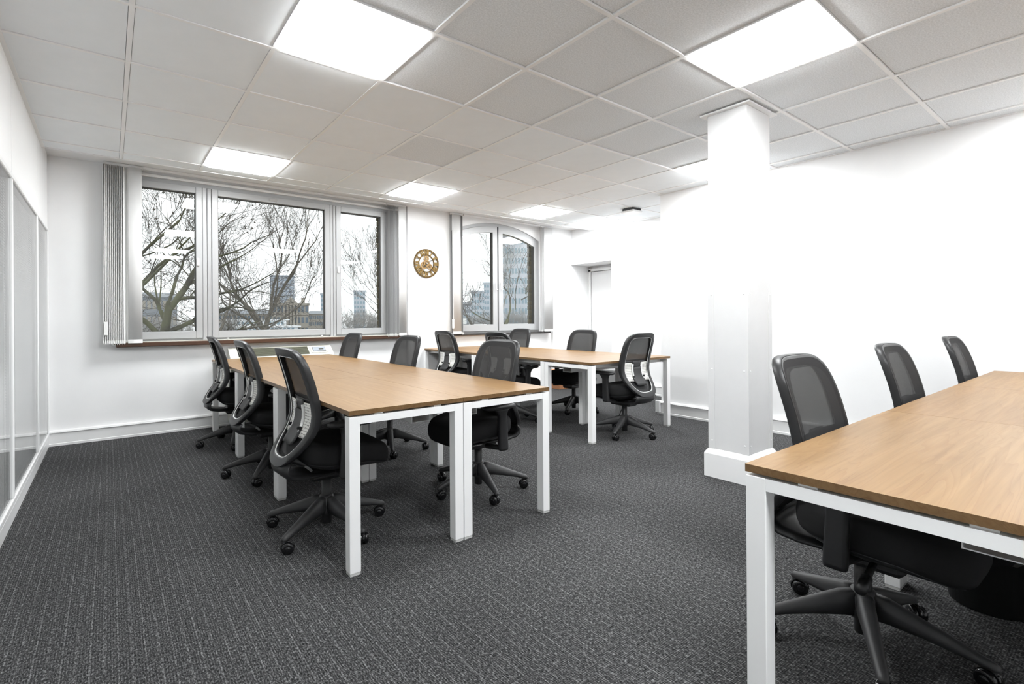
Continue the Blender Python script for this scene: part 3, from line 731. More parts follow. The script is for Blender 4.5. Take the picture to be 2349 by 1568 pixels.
# ------------------------------------------------------------------ office chair (local +Y forward)
def S(z):  # depth of the back surface at height z
    pts = [(0.38, -0.262), (0.42, -0.250), (0.48, -0.208), (0.56, -0.150), (0.63, -0.125), (0.70, -0.130), (0.80, -0.152), (0.90, -0.182), (0.97, -0.208), (1.01, -0.228)]
    if z <= pts[0][0]: return pts[0][1]
    for (a, ya), (b, yb), in zip(pts, pts[1:]):
        if z <= b:
            t = (z-a)/(b-a); return ya+(yb-ya)*t
    return pts[-1][1]
def Ss(z): return sum(S(z+d) for d in (-0.03, -0.015, 0, 0.015, 0.03))/5
def loop(n=56, inset=0.0):
    out = []; zc = 0.72
    for k in range(n):
        a = 2*pi*k/n; c, s_ = cos(a), sin(a)
        top = s_ > 0
        ex = 5.0 if top else 2.9
        hz = (0.275 if top else 0.325)
        hw = 0.222
        x = hw*math.copysign(abs(c)**(2/ex), c); z = zc+hz*math.copysign(abs(s_)**(2/ex), s_)
        if not top: x *= 1-0.03*abs(s_)
        tz = (z-zc)/0.3
        x *= 1.0-0.03*max(0, tz)
        out.append((x, z))
    # resample by arc length
    pts = [Vector((x, z)) for x, z in out]; pts.append(pts[0]); ln = [0]
    for p, q in zip(pts, pts[1:]): ln.append(ln[-1]+(q-p).length)
    res = []; j = 0
    for k in range(n):
        s_ = ln[-1]*k/n
        while ln[j+1] < s_: j += 1
        t = (s_-ln[j])/max(1e-9, ln[j+1]-ln[j]); res.append(pts[j].lerp(pts[j+1], t))
    return res
LOOP = loop()
def sweep_loop(prof, inset=0.0):
    """prof: list of (inward, depth) ; depth + is forward"""
    n = len(LOOP); rings = []
    for k in range(n+1):
        p = LOOP[k % n]; tg = (LOOP[(k+1) % n]-LOOP[(k-1) % n]).normalized(); inw = Vector((-tg.y, tg.x))
        ring = []
        for (i_, d_) in prof:
            q = p+inw*(i_+inset); ring.append((q.x, Ss(q.y)+d_+0.25*q.x*q.x*1.6, q.y))
        rings.append(ring)
    mb = MB(); mb.smooth = True; mb.loft(rings, caps=False); return mb
CH = {}
CH['back_frame'] = sweep_loop([(0, -0.020), (0.003, -0.0245), (0.039, -0.026), (0.043, -0.023), (0.043, 0.0), (0.039, 0.006), (0.005, 0.011), (0, 0.008)]).mesh('back_frame', 'black_plastic')
CH['back_frame'].set_sharp_from_angle(angle=radians(62))
CH['back_trim'] = sweep_loop([(0.043, -0.020), (0.0475, -0.021), (0.0475, -0.016), (0.043, -0.015)]).mesh('back_trim', 'chain')
def back_mesh(r0, r1, nr, off, name, mm):
    n = len(LOOP); c = Vector((0, 0.70)); mb = MB(); mb.smooth = True; rings = []
    for r in range(nr+1):
        f = r0+(r1-r0)*r/nr
        ring = []
        for p in LOOP:
            q = c+(p-c)*f; bulge = 0.005*max(0, min(1, (f-0.8)/0.2))
            ring.append((q.x, Ss(q.y)+off-bulge+0.4*q.x*q.x, q.y))
        rings.append(ring)
    if r0 == 0:
        rings[0] = [(0, Ss(0.70)+off, 0.70)]*n
    mb.loft(rings, caps=False); return mb.mesh(name, mm)
CH['back_mesh'] = back_mesh(0, 0.84, 7, 0.014, 'back_mesh', 'mesh')
CH['mesh_border'] = back_mesh(0.84, 1.0, 3, 0.014, 'mesh_border', 'mesh_edge')
def curved_plate(x0, x1, z0, z1, off, th, nx=6, nz=8, taper=0.0, xcurve=0.4, round_=0.0):
    mb = MB(); mb.smooth = True
    def pt(i, j, o):
        u, v_ = i/nx, j/nz; z = z0+(z1-z0)*v_; x = x0+(x1-x0)*u
        if taper: x *= 1-taper*(1-v_)
        if round_: 
            sh = 1-round_*(abs(2*v_-1)**4); x = (x0+x1)/2+(x-(x0+x1)/2)*sh
        return (x, Ss(z)+o+xcurve*x*x, z)
    a = [[pt(i, j, off) for i in range(nx+1)] for j in range(nz+1)]; b = [[pt(i, j, off-th) for i in range(nx+1)] for j in range(nz+1)]
    vs = [p for r in a for p in r]+[p for r in b for p in r]; n1 = (nx+1)*(nz+1); fs = []
    I = lambda i, j: j*(nx+1)+i
    for j in range(nz):
        for i in range(nx):
            fs.append((I(i, j), I(i+1, j), I(i+1, j+1), I(i, j+1))); fs.append((n1+I(i, j), n1+I(i, j+1), n1+I(i+1, j+1), n1+I(i+1, j)))
    for i in range(nx):
        fs.append((I(i, 0), n1+I(i, 0), n1+I(i+1, 0), I(i+1, 0))); fs.append((I(i, nz), I(i+1, nz), n1+I(i+1, nz), n1+I(i, nz)))
    for j in range(nz):
        fs.append((I(0, j), I(0, j+1), n1+I(0, j+1), n1+I(0, j))); fs.append((I(nx, j), n1+I(nx, j), n1+I(nx, j+1), I(nx, j+1)))
    mb.add(vs, fs); return mb
CH['lumbar_r'] = curved_plate(0.066, 0.184, 0.540, 0.712, -0.006, 0.006, round_=0.10).mesh('lumbar_pad', 'lumbar')
CH['lumbar_l'] = curved_plate(-0.184, -0.066, 0.540, 0.712, -0.006, 0.006, round_=0.10).mesh('lumbar_pad', 'lumbar')
CH['lumbar_lip_r'] = curved_plate(0.062, 0.074, 0.565, 0.70, -0.010, 0.014, 2, 4).mesh('pad_lip', 'chain')
CH['lumbar_lip_l'] = curved_plate(-0.074, -0.062, 0.565, 0.70, -0.010, 0.014, 2, 4).mesh('pad_lip', 'chain')
CH['band'] = curved_plate(-0.180, 0.180, 0.700, 0.726, 0.010, 0.004, 8, 3).mesh('lumbar_band', 'dark_grey_plastic')
CH['spine'] = curved_plate(-0.068, 0.068, 0.500, 0.668, -0.006, 0.012, 8, 8, taper=-0.16, xcurve=-0.5, round_=0.16).mesh('lumbar_cover', 'dark_grey_plastic')
CH['spine_up'] = curved_plate(-0.058, 0.058, 0.66, 0.725, -0.004, 0.006, 4, 3).mesh('lumbar_neck', 'dark_grey_plastic')
kb = MB(); kb.lathe([(0.007, 0), (0.009, -0.006), (0.009, -0.020), (0.005, -0.023)], 10, 'y'); CH['knob'] = kb.mesh('knob', 'caster')
# yoke under the seat
mb = MB(); mb.smooth = True
path = [(-0.246, 0.416, 0.140), (-0.262, 0.396, 0.150), (-0.260, 0.370, 0.150), (-0.234, 0.346, 0.142), (-0.175, 0.331, 0.125), (-0.10, 0.325, 0.105), (0.0, 0.322, 0.090), (0.07, 0.326, 0.075)]
rings = []
for i, (y, z, hw) in enumerate(path):
    a = path[max(0, i-1)]; b = path[min(len(path)-1, i+1)]; t = Vector((b[0]-a[0], b[1]-a[1])).normalized(); nn = Vector((-t.y, t.x)); th = 0.013
    ring = []
    for x, s_ in ((-hw, 0.4), (-hw*0.6, 1), (0, 1.1), (hw*0.6, 1), (hw, 0.4), (hw, -0.4), (hw*0.6, -1), (0, -1.1), (-hw*0.6, -1), (-hw, -0.4)):
        cur = (0.022*(abs(x)/hw)**2*(1 if i < 5 else 0.3))*(hw/0.19)
        ring.append((x, y+nn.x*th*s_+cur, z+nn.y*th*s_))
    rings.append(ring)
mb.loft(rings); CH['yoke'] = mb.mesh('back_yoke', 'black_plastic')
# seat
def seat_ring(z, sc, drop=1.0, n=40, hx=0.245, hy=0.24, yc=0.07):
    ring = []
    for k in range(n):
        a = 2*pi*k/n; c, s_ = cos(a), sin(a); ex = 3.6
        x = hx*sc*math.copysign(abs(c)**(2/ex), c); y = yc+hy*sc*math.copysign(abs(s_)**(2/ex), s_)
        x *= 1-0.07*max(0, -(y-yc)/hy)
        zz = z-drop*0.052*max(0, (y-0.10)/0.21)**2+0.014*max(0, -(y-yc)/hy)**2
        ring.append((x, y, zz))
    return ring
mb = MB(); mb.smooth = True
mb.loft([seat_ring(0.392, 0.90), seat_ring(0.398, 0.965), seat_ring(0.418, 0.995), seat_ring(0.446, 1.0), seat_ring(0.470, 0.985), seat_ring(0.488, 0.94), seat_ring(0.497, 0.85), seat_ring(0.497, 0.6), seat_ring(0.492, 0.3), seat_ring(0.490, 0.05)])
CH['seat'] = mb.mesh('seat', 'fabric')
mb = MB(); mb.smooth = True
mb.loft([seat_ring(0.345, 0.45, 0), seat_ring(0.352, 0.60, 0.2), seat_ring(0.372, 0.84, 0.7), seat_ring(0.392, 0.945, 1), seat_ring(0.398, 0.95, 1)])
CH['pan'] = mb.mesh('seat_pan', 'black_plastic')
mb = MB(); mb.bbox((-0.075, -0.11, 0.285), (0.075, 0.13, 0.348), 0.018); CH['mech'] = mb.mesh('tilt_mechanism', 'black_plastic')
# levers
mb = MB(); mb.smooth = True
mb.tube([(0.06, 0.05, 0.325), (0.14, 0.06, 0.32), (0.20, 0.065, 0.312)], [0.010, 0.011, 0.012], 10); mb.tube([(0.20, 0.065, 0.312), (0.275, 0.07, 0.302)], [0.0165, 0.0165], 14)
CH['lever'] = mb.mesh('tension_lever', 'black_plastic')
mb = MB(); mb.loft([[(x, y, z) for x, y in ((-0.185, 0.10), (-0.205, 0.115), (-0.205, 0.195), (-0.185, 0.21), (-0.10, 0.20), (-0.09, 0.12))] for z in (0.352, 0.36)])
CH['paddle'] = mb.mesh('height_paddle', 'dark_grey_plastic')
# base
mb = MB(); mb.smooth = True
mb.lathe([(0.030, 0.085), (0.042, 0.092), (0.046, 0.12), (0.044, 0.165), (0.036, 0.185), (0.026, 0.19)], 24); CH['hub'] = mb.mesh('base_hub', 'dark_grey_plastic')
mb = MB(); mb.smooth = True
mb.lathe([(0.02, 0.034), (0.026, 0.036), (0.026, 0.295), (0.02, 0.297)], 20); CH['gas'] = mb.mesh('gas_lift', 'black_plastic')
mb = MB()
mb.smooth = True
rings = []
for r, zb_, zt_, hw in ((0.02, 0.098, 0.185, 0.026), (0.07, 0.100, 0.178, 0.027), (0.16, 0.092, 0.145, 0.024), (0.25, 0.078, 0.112, 0.020), (0.30, 0.066, 0.094, 0.0175), (0.322, 0.062, 0.086, 0.016), (0.333, 0.064, 0.078, 0.010)):
    rings.append([(r, -hw*0.75, zb_), (r, -hw, zb_+(zt_-zb_)*0.35), (r, -hw*0.8, zt_-0.006), (r, -hw*0.3, zt_), (r, hw*0.3, zt_), (r, hw*0.8, zt_-0.006), (r, hw, zb_+(zt_-zb_)*0.35), (r, hw*0.75, zb_)])
mb.loft(rings); CH['base_leg'] = mb.mesh('base_leg', 'dark_grey_plastic')
def caster_mesh():
    mb = MB(); mb.smooth = True
    mb.tube([(0, 0, 0.034), (0, 0, 0.068)], 0.007, 8)
    R_ = 0.029
    for s_ in (-1, 1):
        o = 0.013*s_
        mb.lathe([(R_*0.55, o-0.0105), (R_*0.86, o-0.0105), (R_, o-0.006), (R_, o+0.006), (R_*0.86, o+0.0105), (R_*0.55, o+0.0105)], 20, 'y', (-0.018, 0, R_))
        mb.lathe([(R_*0.50, o+s_*0.0107), (R_*0.45, o+s_*0.0125), (0.002, o+s_*0.013)], 16, 'y', (-0.018, 0, R_))
    # hood
    prof = []
    for k in range(9):
        a = radians(-15+25*k); prof.append((-0.018+0.033*cos(a), R_+0.033*sin(a)))
    rings = [[(x, -0.006, z), (x, 0.006, z), (x*0.9-0.0018, 0.006, R_+(z-R_)*0.88), (x*0.9-0.0018, -0.006, R_+(z-R_)*0.88)] for x, z in prof]
    mb.loft(rings); return mb.mesh('caster', 'caster')
CH['caster'] = caster_mesh()
# armrest (right, mirrored for left)
def arm(s_):
    mb = MB(); mb.smooth = True
    def rr(cx, cy, hx, hy, z, n=16):
        return [(cx+hx*math.copysign(abs(cos(2*pi*k/n))**0.55, cos(2*pi*k/n)), cy+hy*math.copysign(abs(sin(2*pi*k/n))**0.55, sin(2*pi*k/n)), z) for k in range(n)]
    X = 0.272*s_
    mb.loft([rr(X, 0.005, 0.018, 0.032, 0.345), rr(X, 0.005, 0.020, 0.034, 0.36), rr(X, 0.010, 0.019, 0.032, 0.48), rr(X, 0.013, 0.019, 0.031, 0.560), rr(X, 0.020, 0.024, 0.045, 0.592), rr(X, 0.028, 0.028, 0.075, 0.608)])
    mb.tube([(X, 0.005, 0.362), (X*0.8, 0.01, 0.352), (X*0.45, 0.02, 0.345)], [0.016, 0.017, 0.018], 10)
    return mb.mesh('armrest', 'black_plastic')
CH['arm_r'], CH['arm_l'] = arm(1), arm(-1)
def pad(s_):
    mb = MB(); mb.smooth = True; X = 0.272*s_; n = 24; rings = []
    for z, f in ((0.604, 0.75), (0.610, 0.95), (0.619, 1.0), (0.627, 0.95), (0.631, 0.8), (0.632, 0.3)):
        rings.append([(X+0.040*f*math.copysign(abs(cos(2*pi*k/n))**0.7, cos(2*pi*k/n)), 0.035+0.125*f**0.5*math.copysign(abs(sin(2*pi*k/n))**0.7, sin(2*pi*k/n)), z) for k in range(n)])
    mb.loft(rings); return mb.mesh('arm_pad', 'black_plastic')
CH['pad_r'], CH['pad_l'] = pad(1), pad(-1)
# printed words on the paddle
fc = bpy.data.curves.new('paddle_print', 'FONT'); fc.body = 'seat height'; fc.size = 0.021; fc.align_x = 'CENTER'; fc.align_y = 'CENTER'
fo = bpy.data.objects.new('paddle_print_source', fc); COL.objects.link(fo)
dg = bpy.context.evaluated_depsgraph_get(); CH['print'] = bpy.data.meshes.new_from_object(fo.evaluated_get(dg)); CH['print'].name = 'lettering'
CH['print'].materials.clear(); CH['print'].materials.append(M['print'])
bpy.data.objects.remove(fo, do_unlink=True)

def chair(x, y, heading, base, label, group, arm_dz=0.0):
    """heading: world angle (deg) the chair faces, 0 = +Y, positive = anticlockwise"""
    t = thing('office_chair', label, 'chair', (x, y, 0), radians(heading), group)
    bf = link('back_frame', CH['back_frame'], t); link('back_trim', CH['back_trim'], bf)
    bme_ = link('back_mesh', CH['back_mesh'], t); link('mesh_border', CH['mesh_border'], bme_)
    for sd, kx in (('r', 0.074), ('l', -0.074)):
        lp = tag(link('lumbar_pad', CH['lumbar_'+sd], t), 'cream perforated lumbar pad'); link('pad_lip', CH['lumbar_lip_'+sd], lp)
        link('knob', CH['knob'], lp, (kx, Ss(0.585)-0.014, 0.583))
    lc = link('lumbar_cover', CH['spine'], t); link('lumbar_neck', CH['spine_up'], lc); link('lumbar_band', CH['band'], lc)
    link('back_yoke', CH['yoke'], t); link('seat', CH['seat'], t); link('seat_pan', CH['pan'], t); link('tilt_mechanism', CH['mech'], t)
    link('tension_lever', CH['lever'], t); pd_ = link('height_paddle', CH['paddle'], t)
    pr = link('lettering', CH['print'], pd_, (-0.2052, 0.155, 0.356)); pr.rotation_euler = (pi/2, 0, -pi/2); pr.scale = (0.72, 0.72*0.45, 1)
    for sd in ('r', 'l'):
        a = link('armrest', CH['arm_'+sd], t, (0, 0, arm_dz)); link('arm_pad', CH['pad_'+sd], a)
    link('gas_lift', CH['gas'], t); link('base_hub', CH['hub'], t)
    random.seed(int(x*100+y*1000))
    for k in range(5):
        l = link('base_leg', CH['base_leg'], t, (0, 0, 0), radians(base-heading+72*k))
        link('caster', CH['caster'], l, (0.322, 0, 0), random.uniform(-1.2, 1.2))
    return t
chair(0.95, 2.68, -90, 68, 'black mesh chair on the left of the left bank, nearest of its three', 'chairs along the left bank')
chair(0.97, 3.90, -90, 20, 'black mesh chair on the left of the left bank, middle of its three', 'chairs along the left bank')
chair(0.955, 5.06, -90, 36, 'black mesh chair on the left of the left bank, farthest, nearest the window wall', 'chairs along the left bank')
chair(1.985, 2.68, 90, 38, 'black mesh chair right of the left bank, nearest the camera, seen from the front', 'chairs along the left bank', -0.028)
chair(1.975, 3.97, 90, 31, 'black mesh chair on the right of the left bank, middle one, below the clock', 'chairs along the left bank')
chair(1.97, 5.22, 90, 50, 'black mesh chair on the right of the left bank, farthest, beside the air conditioner', 'chairs along the left bank')
chair(3.60, 5.32, -90, 25, 'black mesh chair seen from behind, left of the far bank below the pale blind', 'chairs around the far bank')
chair(3.59, 4.23, -90, 10, 'black mesh chair on the left of the far bank, mostly hidden behind a nearer chair', 'chairs around the far bank')
chair(4.59, 5.40, 90, 40, 'black mesh chair on the right of the far bank, below the arched window', 'chairs around the far bank')
chair(4.60, 4.22, 90, 63, 'black mesh chair on the right of the far bank, in front of the door recess', 'chairs around the far bank')
chair(4.06, 3.06, 0, 56, 'black mesh chair at the near end of the far bank, cream lumbar pads facing us', 'chairs around the far bank')
chair(2.115, 0.595, 180, 60, 'large black mesh chair tucked under the right bank, nearest, beside the pillar', 'chairs along the right bank')
chair(3.33, 0.61, 180, 20, 'black mesh chair behind the right bank, middle of three backs', 'chairs along the right bank')
chair(4.75, 0.61, 180, 45, 'black mesh chair behind the right bank, farthest of three, by the right wall', 'chairs along the right bank')

# ------------------------------------------------------------------ small things on the floor
t = thing('waste_bin', 'round black waste bin with a clear liner under the right bank', 'waste bin', (2.79, 0.375, 0))
mb = MB(); mb.smooth = True; mb.lathe([(0.11, 0.0), (0.118, 0.004), (0.140, 0.27), (0.146, 0.272), (0.146, 0.282), (0.136, 0.282), (0.115, 0.012), (0.02, 0.012)], 40); mb.obj('bin_body', 'bin', t)
mb = MB(); mb.smooth = True; rings = []
random.seed(9)
rs = [random.uniform(-1, 1) for _ in range(48)]
for r, z, j in ((0.132, 0.20, 0.0), (0.137, 0.284, 0.001), (0.148, 0.292, 0.003), (0.153, 0.27, 0.004), (0.155, 0.235, 0.005), (0.152, 0.215, 0.006)):
    rings.append([((r+j*rs[k])*cos(2*pi*k/48), (r+j*rs[k])*sin(2*pi*k/48), z+2*j*rs[(k*5) % 48]) for k in range(48)])
mb.loft(rings, caps=False); mb.obj('bin_liner', 'liner', t)
t = thing('cardboard_box', 'low brown cardboard box on the carpet by the far corner, seen under the desks', 'box', (5.93, 5.72, 0))
B('carton', 'card', t, (-0.16, -0.12, 0), (0.16, 0.12, 0.26), 0.003)
for s_ in (-1, 1):
    mb = MB(); mb.add([(-0.16, s_*0.12, 0.26), (0.16, s_*0.12, 0.26), (0.16, s_*0.20, 0.29), (-0.16, s_*0.20, 0.29)], [(0, 1, 2, 3)]); mb.prism([(-0.16, s_*0.12, 0.26), (0.16, s_*0.12, 0.26), (0.16, s_*0.20, 0.29), (-0.16, s_*0.20, 0.29)], (0, 0, 0.003)); mb.obj('flap', 'card', t)
t = thing('computer_case', 'grey computer case standing on the floor by the door wall, seen under the far desks', 'computer', (6.15, 4.95, 0))
B('case', 'grey_box', t, (-0.10, -0.22, 0.01), (0.10, 0.22, 0.36), 0.006); B('front_bezel', 'black_plastic', t, (-0.095, -0.235, 0.015), (0.095, -0.2205, 0.355), 0.004)
for sx in (-1, 1): B('case_foot', 'black_plastic', t, (sx*0.07-0.015, -0.2, 0), (sx*0.07+0.015, 0.2, 0.01))
mb = MB(); mb.smooth = True
mb.tube([(4.02, 3.03+0.02*k/3, 0.29-0.02*k) if k < 3 else (4.02-0.005*(k-3), 3.06+0.02*(k-3), max(0.006, 0.25-0.045*(k-3))) for k in range(10)], 0.004, 6)
tag(mb.obj('power_cable', 'black_plastic'), 'thin black cable drooping to the carpet below the end desk of the far bank', 'cable')

# ------------------------------------------------------------------ outside
gr = MB(); gr.box((-120, YW+0.6, -6.0), (420, 70, -4.6)); struct(gr.obj('ground', 'grass'))
gr = MB(); gr.box((-200, 70, -6.2), (900, 900, -4.8)); struct(gr.obj('river', 'water'))

def tube_seg(mb, p, q, r0, r1, n):
    t = (q-p)
    if t.length < 1e-6: return
    t.normalize(); ref = Vector((0, 0, 1)) if abs(t.z) < 0.9 else Vector((1, 0, 0))
    a = t.cross(ref).normalized(); b = t.cross(a)
    rings = [[p+(a*cos(2*pi*k/n)+b*sin(2*pi*k/n))*r0 for k in range(n)], [q+(a*cos(2*pi*k/n)+b*sin(2*pi*k/n))*r1 for k in range(n)]]
    mb.loft(rings, caps=False)
def grow(mbs, p, d, L, r, depth, maxd, rng, spread, upw, droop=0.0, balls=None, thick=0.02):
    nseg = 5 if depth < 2 else 4
    pts = [p]; dd = d.copy(); rad = [r]
    r1 = r*(0.55 if depth else 0.66)
    for k in range(nseg):
        dd = (dd+Vector((rng.gauss(0, 0.19), rng.gauss(0, 0.19), rng.gauss(0, 0.15)+upw*0.10-droop*0.08*depth))).normalized()
        pts.append(pts[-1]+dd*(L/nseg)); rad.append(r+(r1-r)*(k+1)/nseg)
    for k in range(nseg):
        tube_seg(mbs[0] if rad[k] > thick else mbs[1], pts[k], pts[k+1], max(rad[k], thick*0.42), max(rad[k+1], thick*0.36), 6 if rad[k] > 0.06 else (4 if rad[k] > thick else 3))
    if depth >= maxd:
        if balls is not None and rng.random() < 0.25: balls.append(pts[-1]+Vector((0, 0, -0.05)))
        return
    nch = rng.choice((3, 4)) if depth < maxd-1 else 4
    for c in range(nch):
        k = nseg if c == 0 else rng.randint(1, nseg)
        ax = Vector((rng.gauss(0, 1), rng.gauss(0, 1), rng.gauss(0, 1))); ax = (ax-dd*ax.dot(dd)).normalized()
        ang = radians(rng.uniform(0.5, 1.2)*spread) if c else radians(rng.uniform(0.1, 0.5)*spread)
        nd_ = (dd*cos(ang)+ax*sin(ang)); nd_.z += upw*0.18
        grow(mbs, pts[k], nd_.normalized(), L*rng.uniform(0.6, 0.82), rad[k]*rng.uniform(0.42, 0.6) if c else rad[k]*0.8, depth+1, maxd, rng, spread, upw, droop, balls, thick)
def tree(label, base, limbs, seed, bark='bark', twig='twig', trunk=None, maxd=4, spread=42, upw=1.0, droop=0.0, seedballs=False, group='bare trees outside the windows', thick=0.02):
    t = thing('bare_tree', label, 'tree', base, 0, group); rng = random.Random(seed)
    a, b = MB(), MB(); a.smooth = b.smooth = True; balls = [] if seedballs else None
    if trunk:
        for (p, q, r0, r1) in trunk: tube_seg(a, Vector(p), Vector(q), r0, r1, 10)
    for (p, d, L, r) in limbs: grow((a, b), Vector(p), Vector(d).normalized(), L, r*0.62, 0, maxd, rng, spread, upw, droop, balls, thick)
    a.obj('trunk', bark, t); tag(b.obj('twigs', twig, t), kind='stuff')
    if balls:
        c = MB()
        for p in balls:
            r = 0.028; c.add([p+Vector(v)*r for v in ((1, 0, 0), (-1, 0, 0), (0, 1, 0), (0, -1, 0), (0, 0, 1), (0, 0, -1))], [(0, 2, 4), (2, 1, 4), (1, 3, 4), (3, 0, 4), (2, 0, 5), (1, 2, 5), (3, 1, 5), (0, 3, 5)])
        tag(c.obj('seed_balls', twig, t), kind='stuff')
    return t
def far(px, Y):   # world X of the sight line through image column px at depth Y (used to plan distances)
    ang = YAW+atan2(px-1097.0, F_PX); return Y*math.tan(ang)
# middle tree: vase of rising limbs
Y = 27.0; X = far(607, Y)
tree('vase-shaped bare plane tree with seed balls seen through the middle pane of the wide window', (X, Y, -4.6),
     [((0, 0, 5.1), (-0.5, 0.1, 0.9), 3.0, 0.15), ((0, 0, 5.2), (-0.12, -0.2, 1), 3.4, 0.15), ((0, 0, 5.2), (0.28, 0.1, 1), 3.5, 0.17), ((0, 0, 5.1), (0.5, -0.1, 0.9), 3.2, 0.15), ((-.05, 0, 5.0), (-0.75, 0.3, 0.75), 2.6, 0.10), ((0.1, 0, 5.3), (0.85, 0.1, 0.45), 2.4, 0.075)],
     11, 'bark', 'twig', [((0, 0, 0), (0, 0, 5.15), 0.30, 0.20)], 4, 26, 1.1, 0, True)
# left tree: dense mossy spreading
Y = 17.0; X = far(380, Y)
tree('dense dark mossy tree with twisting limbs seen through the left pane of the wide window', (X, Y, -4.6),
     [((0.05, 0, 6.0), (0.25, 0, 1), 2.2, 0.15), ((0, 0, 5.2), (-0.9, -0.2, 0.45), 1.8, 0.12), ((0, 0, 5.4), (1, 0.1, 0.35), 1.9, 0.12), ((0, 0, 5.1), (0.9, -0.3, 0.05), 1.5, 0.09), ((0, 0, 5.7), (-0.7, 0.2, 0.8), 1.9, 0.10), ((0, 0, 5.0), (-1, 0.2, 0.12), 1.6, 0.10), ((0.05, 0, 6.2), (0.6, 0.4, 0.9), 1.8, 0.09)],
     23, 'bark_moss', 'twig', [((-0.1, 0, 0), (-0.05, 0, 5.2), 0.20, 0.14), ((-0.05, 0, 5.2), (0.1, 0, 6.3), 0.14, 0.085)], 4, 55, 0.35, 0, False, thick=0.012)
Y = 13.0; X = far(255, Y)
tree('tall leaning tree with slanting boughs at the left edge of the wide window', (X, Y, -4.6),
     [((0, 0, 5.9), (0.55, 0, 1), 2.3, 0.07), ((0, 0, 5.6), (0.9, 0.1, 0.75), 2.2, 0.06), ((0, 0, 6.5), (0.5, 0.2, 1), 2.0, 0.06), ((0, 0, 6.8), (-0.2, 0, 1), 2.0, 0.06)],
     31, 'bark_moss', 'twig', [((0, 0, 0), (0, 0, 6.8), 0.12, 0.06)], 4, 36, 0.5, 0, True, thick=0.012)
Y = 24.0; X = far(505, Y)
tree('tangled brown tree behind the frame between the left and middle panes', (X, Y, -4.6),
     [((0, 0, 5.2), (-0.5, 0, 1), 2.1, 0.10), ((0, 0, 5.3), (0.5, 0.1, 1), 2.2, 0.10), ((0, 0, 5.0), (0.95, 0, 0.5), 2.2, 0.09), ((0, 0, 5.0), (-0.95, 0.1, 0.4), 1.8, 0.08), ((0, 0, 4.9), (0.9, -0.2, 0.1), 1.9, 0.07)],
     47, 'bark', 'twig', [((0, 0, 0), (0, 0, 5.2), 0.26, 0.17)], 4, 50, 0.3, 0.6, False)
Y = 30.0; X = far(925, Y)
tree('slender bare tree reaching into the right pane of the wide window', (X, Y, -4.6),
     [((0, 0, 5.0), (-0.55, 0, 1), 3.1, 0.10), ((0, 0, 4.8), (-0.8, 0.1, 0.7), 2.8, 0.08), ((0, 0, 5.2), (0.1, 0.1, 1), 3.0, 0.10), ((0, 0, 4.5), (-0.9, 0, 0.45), 2.6, 0.08)],
     53, 'bark', 'twig', [((0, 0, 0), (0, 0, 5.1), 0.25, 0.15)], 4, 30, 1.0)
# trees in the arched window
Y = 22.0; X = far(1103, Y)
tree('small leaning tree in the left leaf of the arched window', (X, Y, -4.6),
     [((-0.85, 0, 5.75), (-0.4, 0, 1), 1.3, 0.055), ((-0.85, 0, 5.75), (-0.9, 0, 0.5), 1.1, 0.045), ((-0.5, 0, 5.4), (0.3, 0.1, 1), 0.9, 0.03)],
     61, 'bark', 'twig', [((0, 0, 0), (-0.25, 0, 4.9), 0.13, 0.09), ((-0.25, 0, 4.9), (-0.85, 0, 5.75), 0.085, 0.06)], 3, 34, 0.9)
Y = 19.0; X = far(1165, Y)
tree('tree with a mossy diagonal bough in the right leaf of the arched window', (X, Y, -4.6),
     [((0, 0, 5.7), (0.75, 0, 0.8), 2.8, 0.085), ((0.5, 0, 6.2), (0.1, 0.2, 1), 2.0, 0.05), ((-0.3, 0, 5.3), (-0.75, 0.1, 0.55), 1.8, 0.05), ((0.9, 0, 6.7), (0.7, 0, 0.1), 1.6, 0.05), ((1.2, 0, 7.0), (0.3, 0, 1), 1.7, 0.05)],
     71, 'bark_moss', 'twig', [((-0.3, 0, 0), (-0.3, 0, 5.2), 0.16, 0.11), ((-0.3, 0, 5.2), (0, 0, 5.7), 0.11, 0.085)], 3, 46, 0.5)
Y = 40.0; X = far(1150, Y)
tree('tall pale hazy tree farther off in the right leaf of the arched window', (X, Y, -4.6),
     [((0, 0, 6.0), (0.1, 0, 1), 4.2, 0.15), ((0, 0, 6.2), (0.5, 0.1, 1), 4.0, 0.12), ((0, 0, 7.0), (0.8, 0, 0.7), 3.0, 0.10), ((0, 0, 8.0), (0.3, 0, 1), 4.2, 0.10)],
     83, 'bark_hazed', 'twig_hazed', [((0, 0, 0), (0, 0, 6.2), 0.30, 0.2)], 4, 32, 0.9, 0.3)
# distant low trees along the river bank
rng = random.Random(7)
k = 0
for px, Y, hgt in ((335, 90, 5.8), (372, 95, 6.2), (415, 92, 6.0), (520, 92, 5.6), (800, 85, 7.2), (825, 90, 7.8), (852, 86, 7.0), (1085, 90, 6.6), (1120, 95, 6.6), (1150, 92, 7.2), (1185, 90, 7.6), (1210, 92, 7.2)):
    names = ['left pane', 'left pane', 'left pane', 'middle pane', 'right pane', 'right pane', 'right pane', 'arched window', 'arched window', 'arched window', 'arched window', 'arched window']
    where = ['first from the left', 'second from the left', 'third from the left', 'beside the frame', 'at its left', 'at its middle', 'at its right', 'far left', 'left of the frame bar', 'right of the frame bar', 'near the brick edge', 'behind the brick edge']
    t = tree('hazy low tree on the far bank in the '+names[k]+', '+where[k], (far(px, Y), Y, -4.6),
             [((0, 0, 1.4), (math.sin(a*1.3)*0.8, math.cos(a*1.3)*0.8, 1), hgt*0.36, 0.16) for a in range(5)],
             100+k, 'bark_hazed', 'twig_hazed', [((0, 0, 0), (0, 0, 1.6), 0.3, 0.22)], 4, 46, 0.5, 0, False, 'hazy trees along the far bank', 0.05)
    k += 1

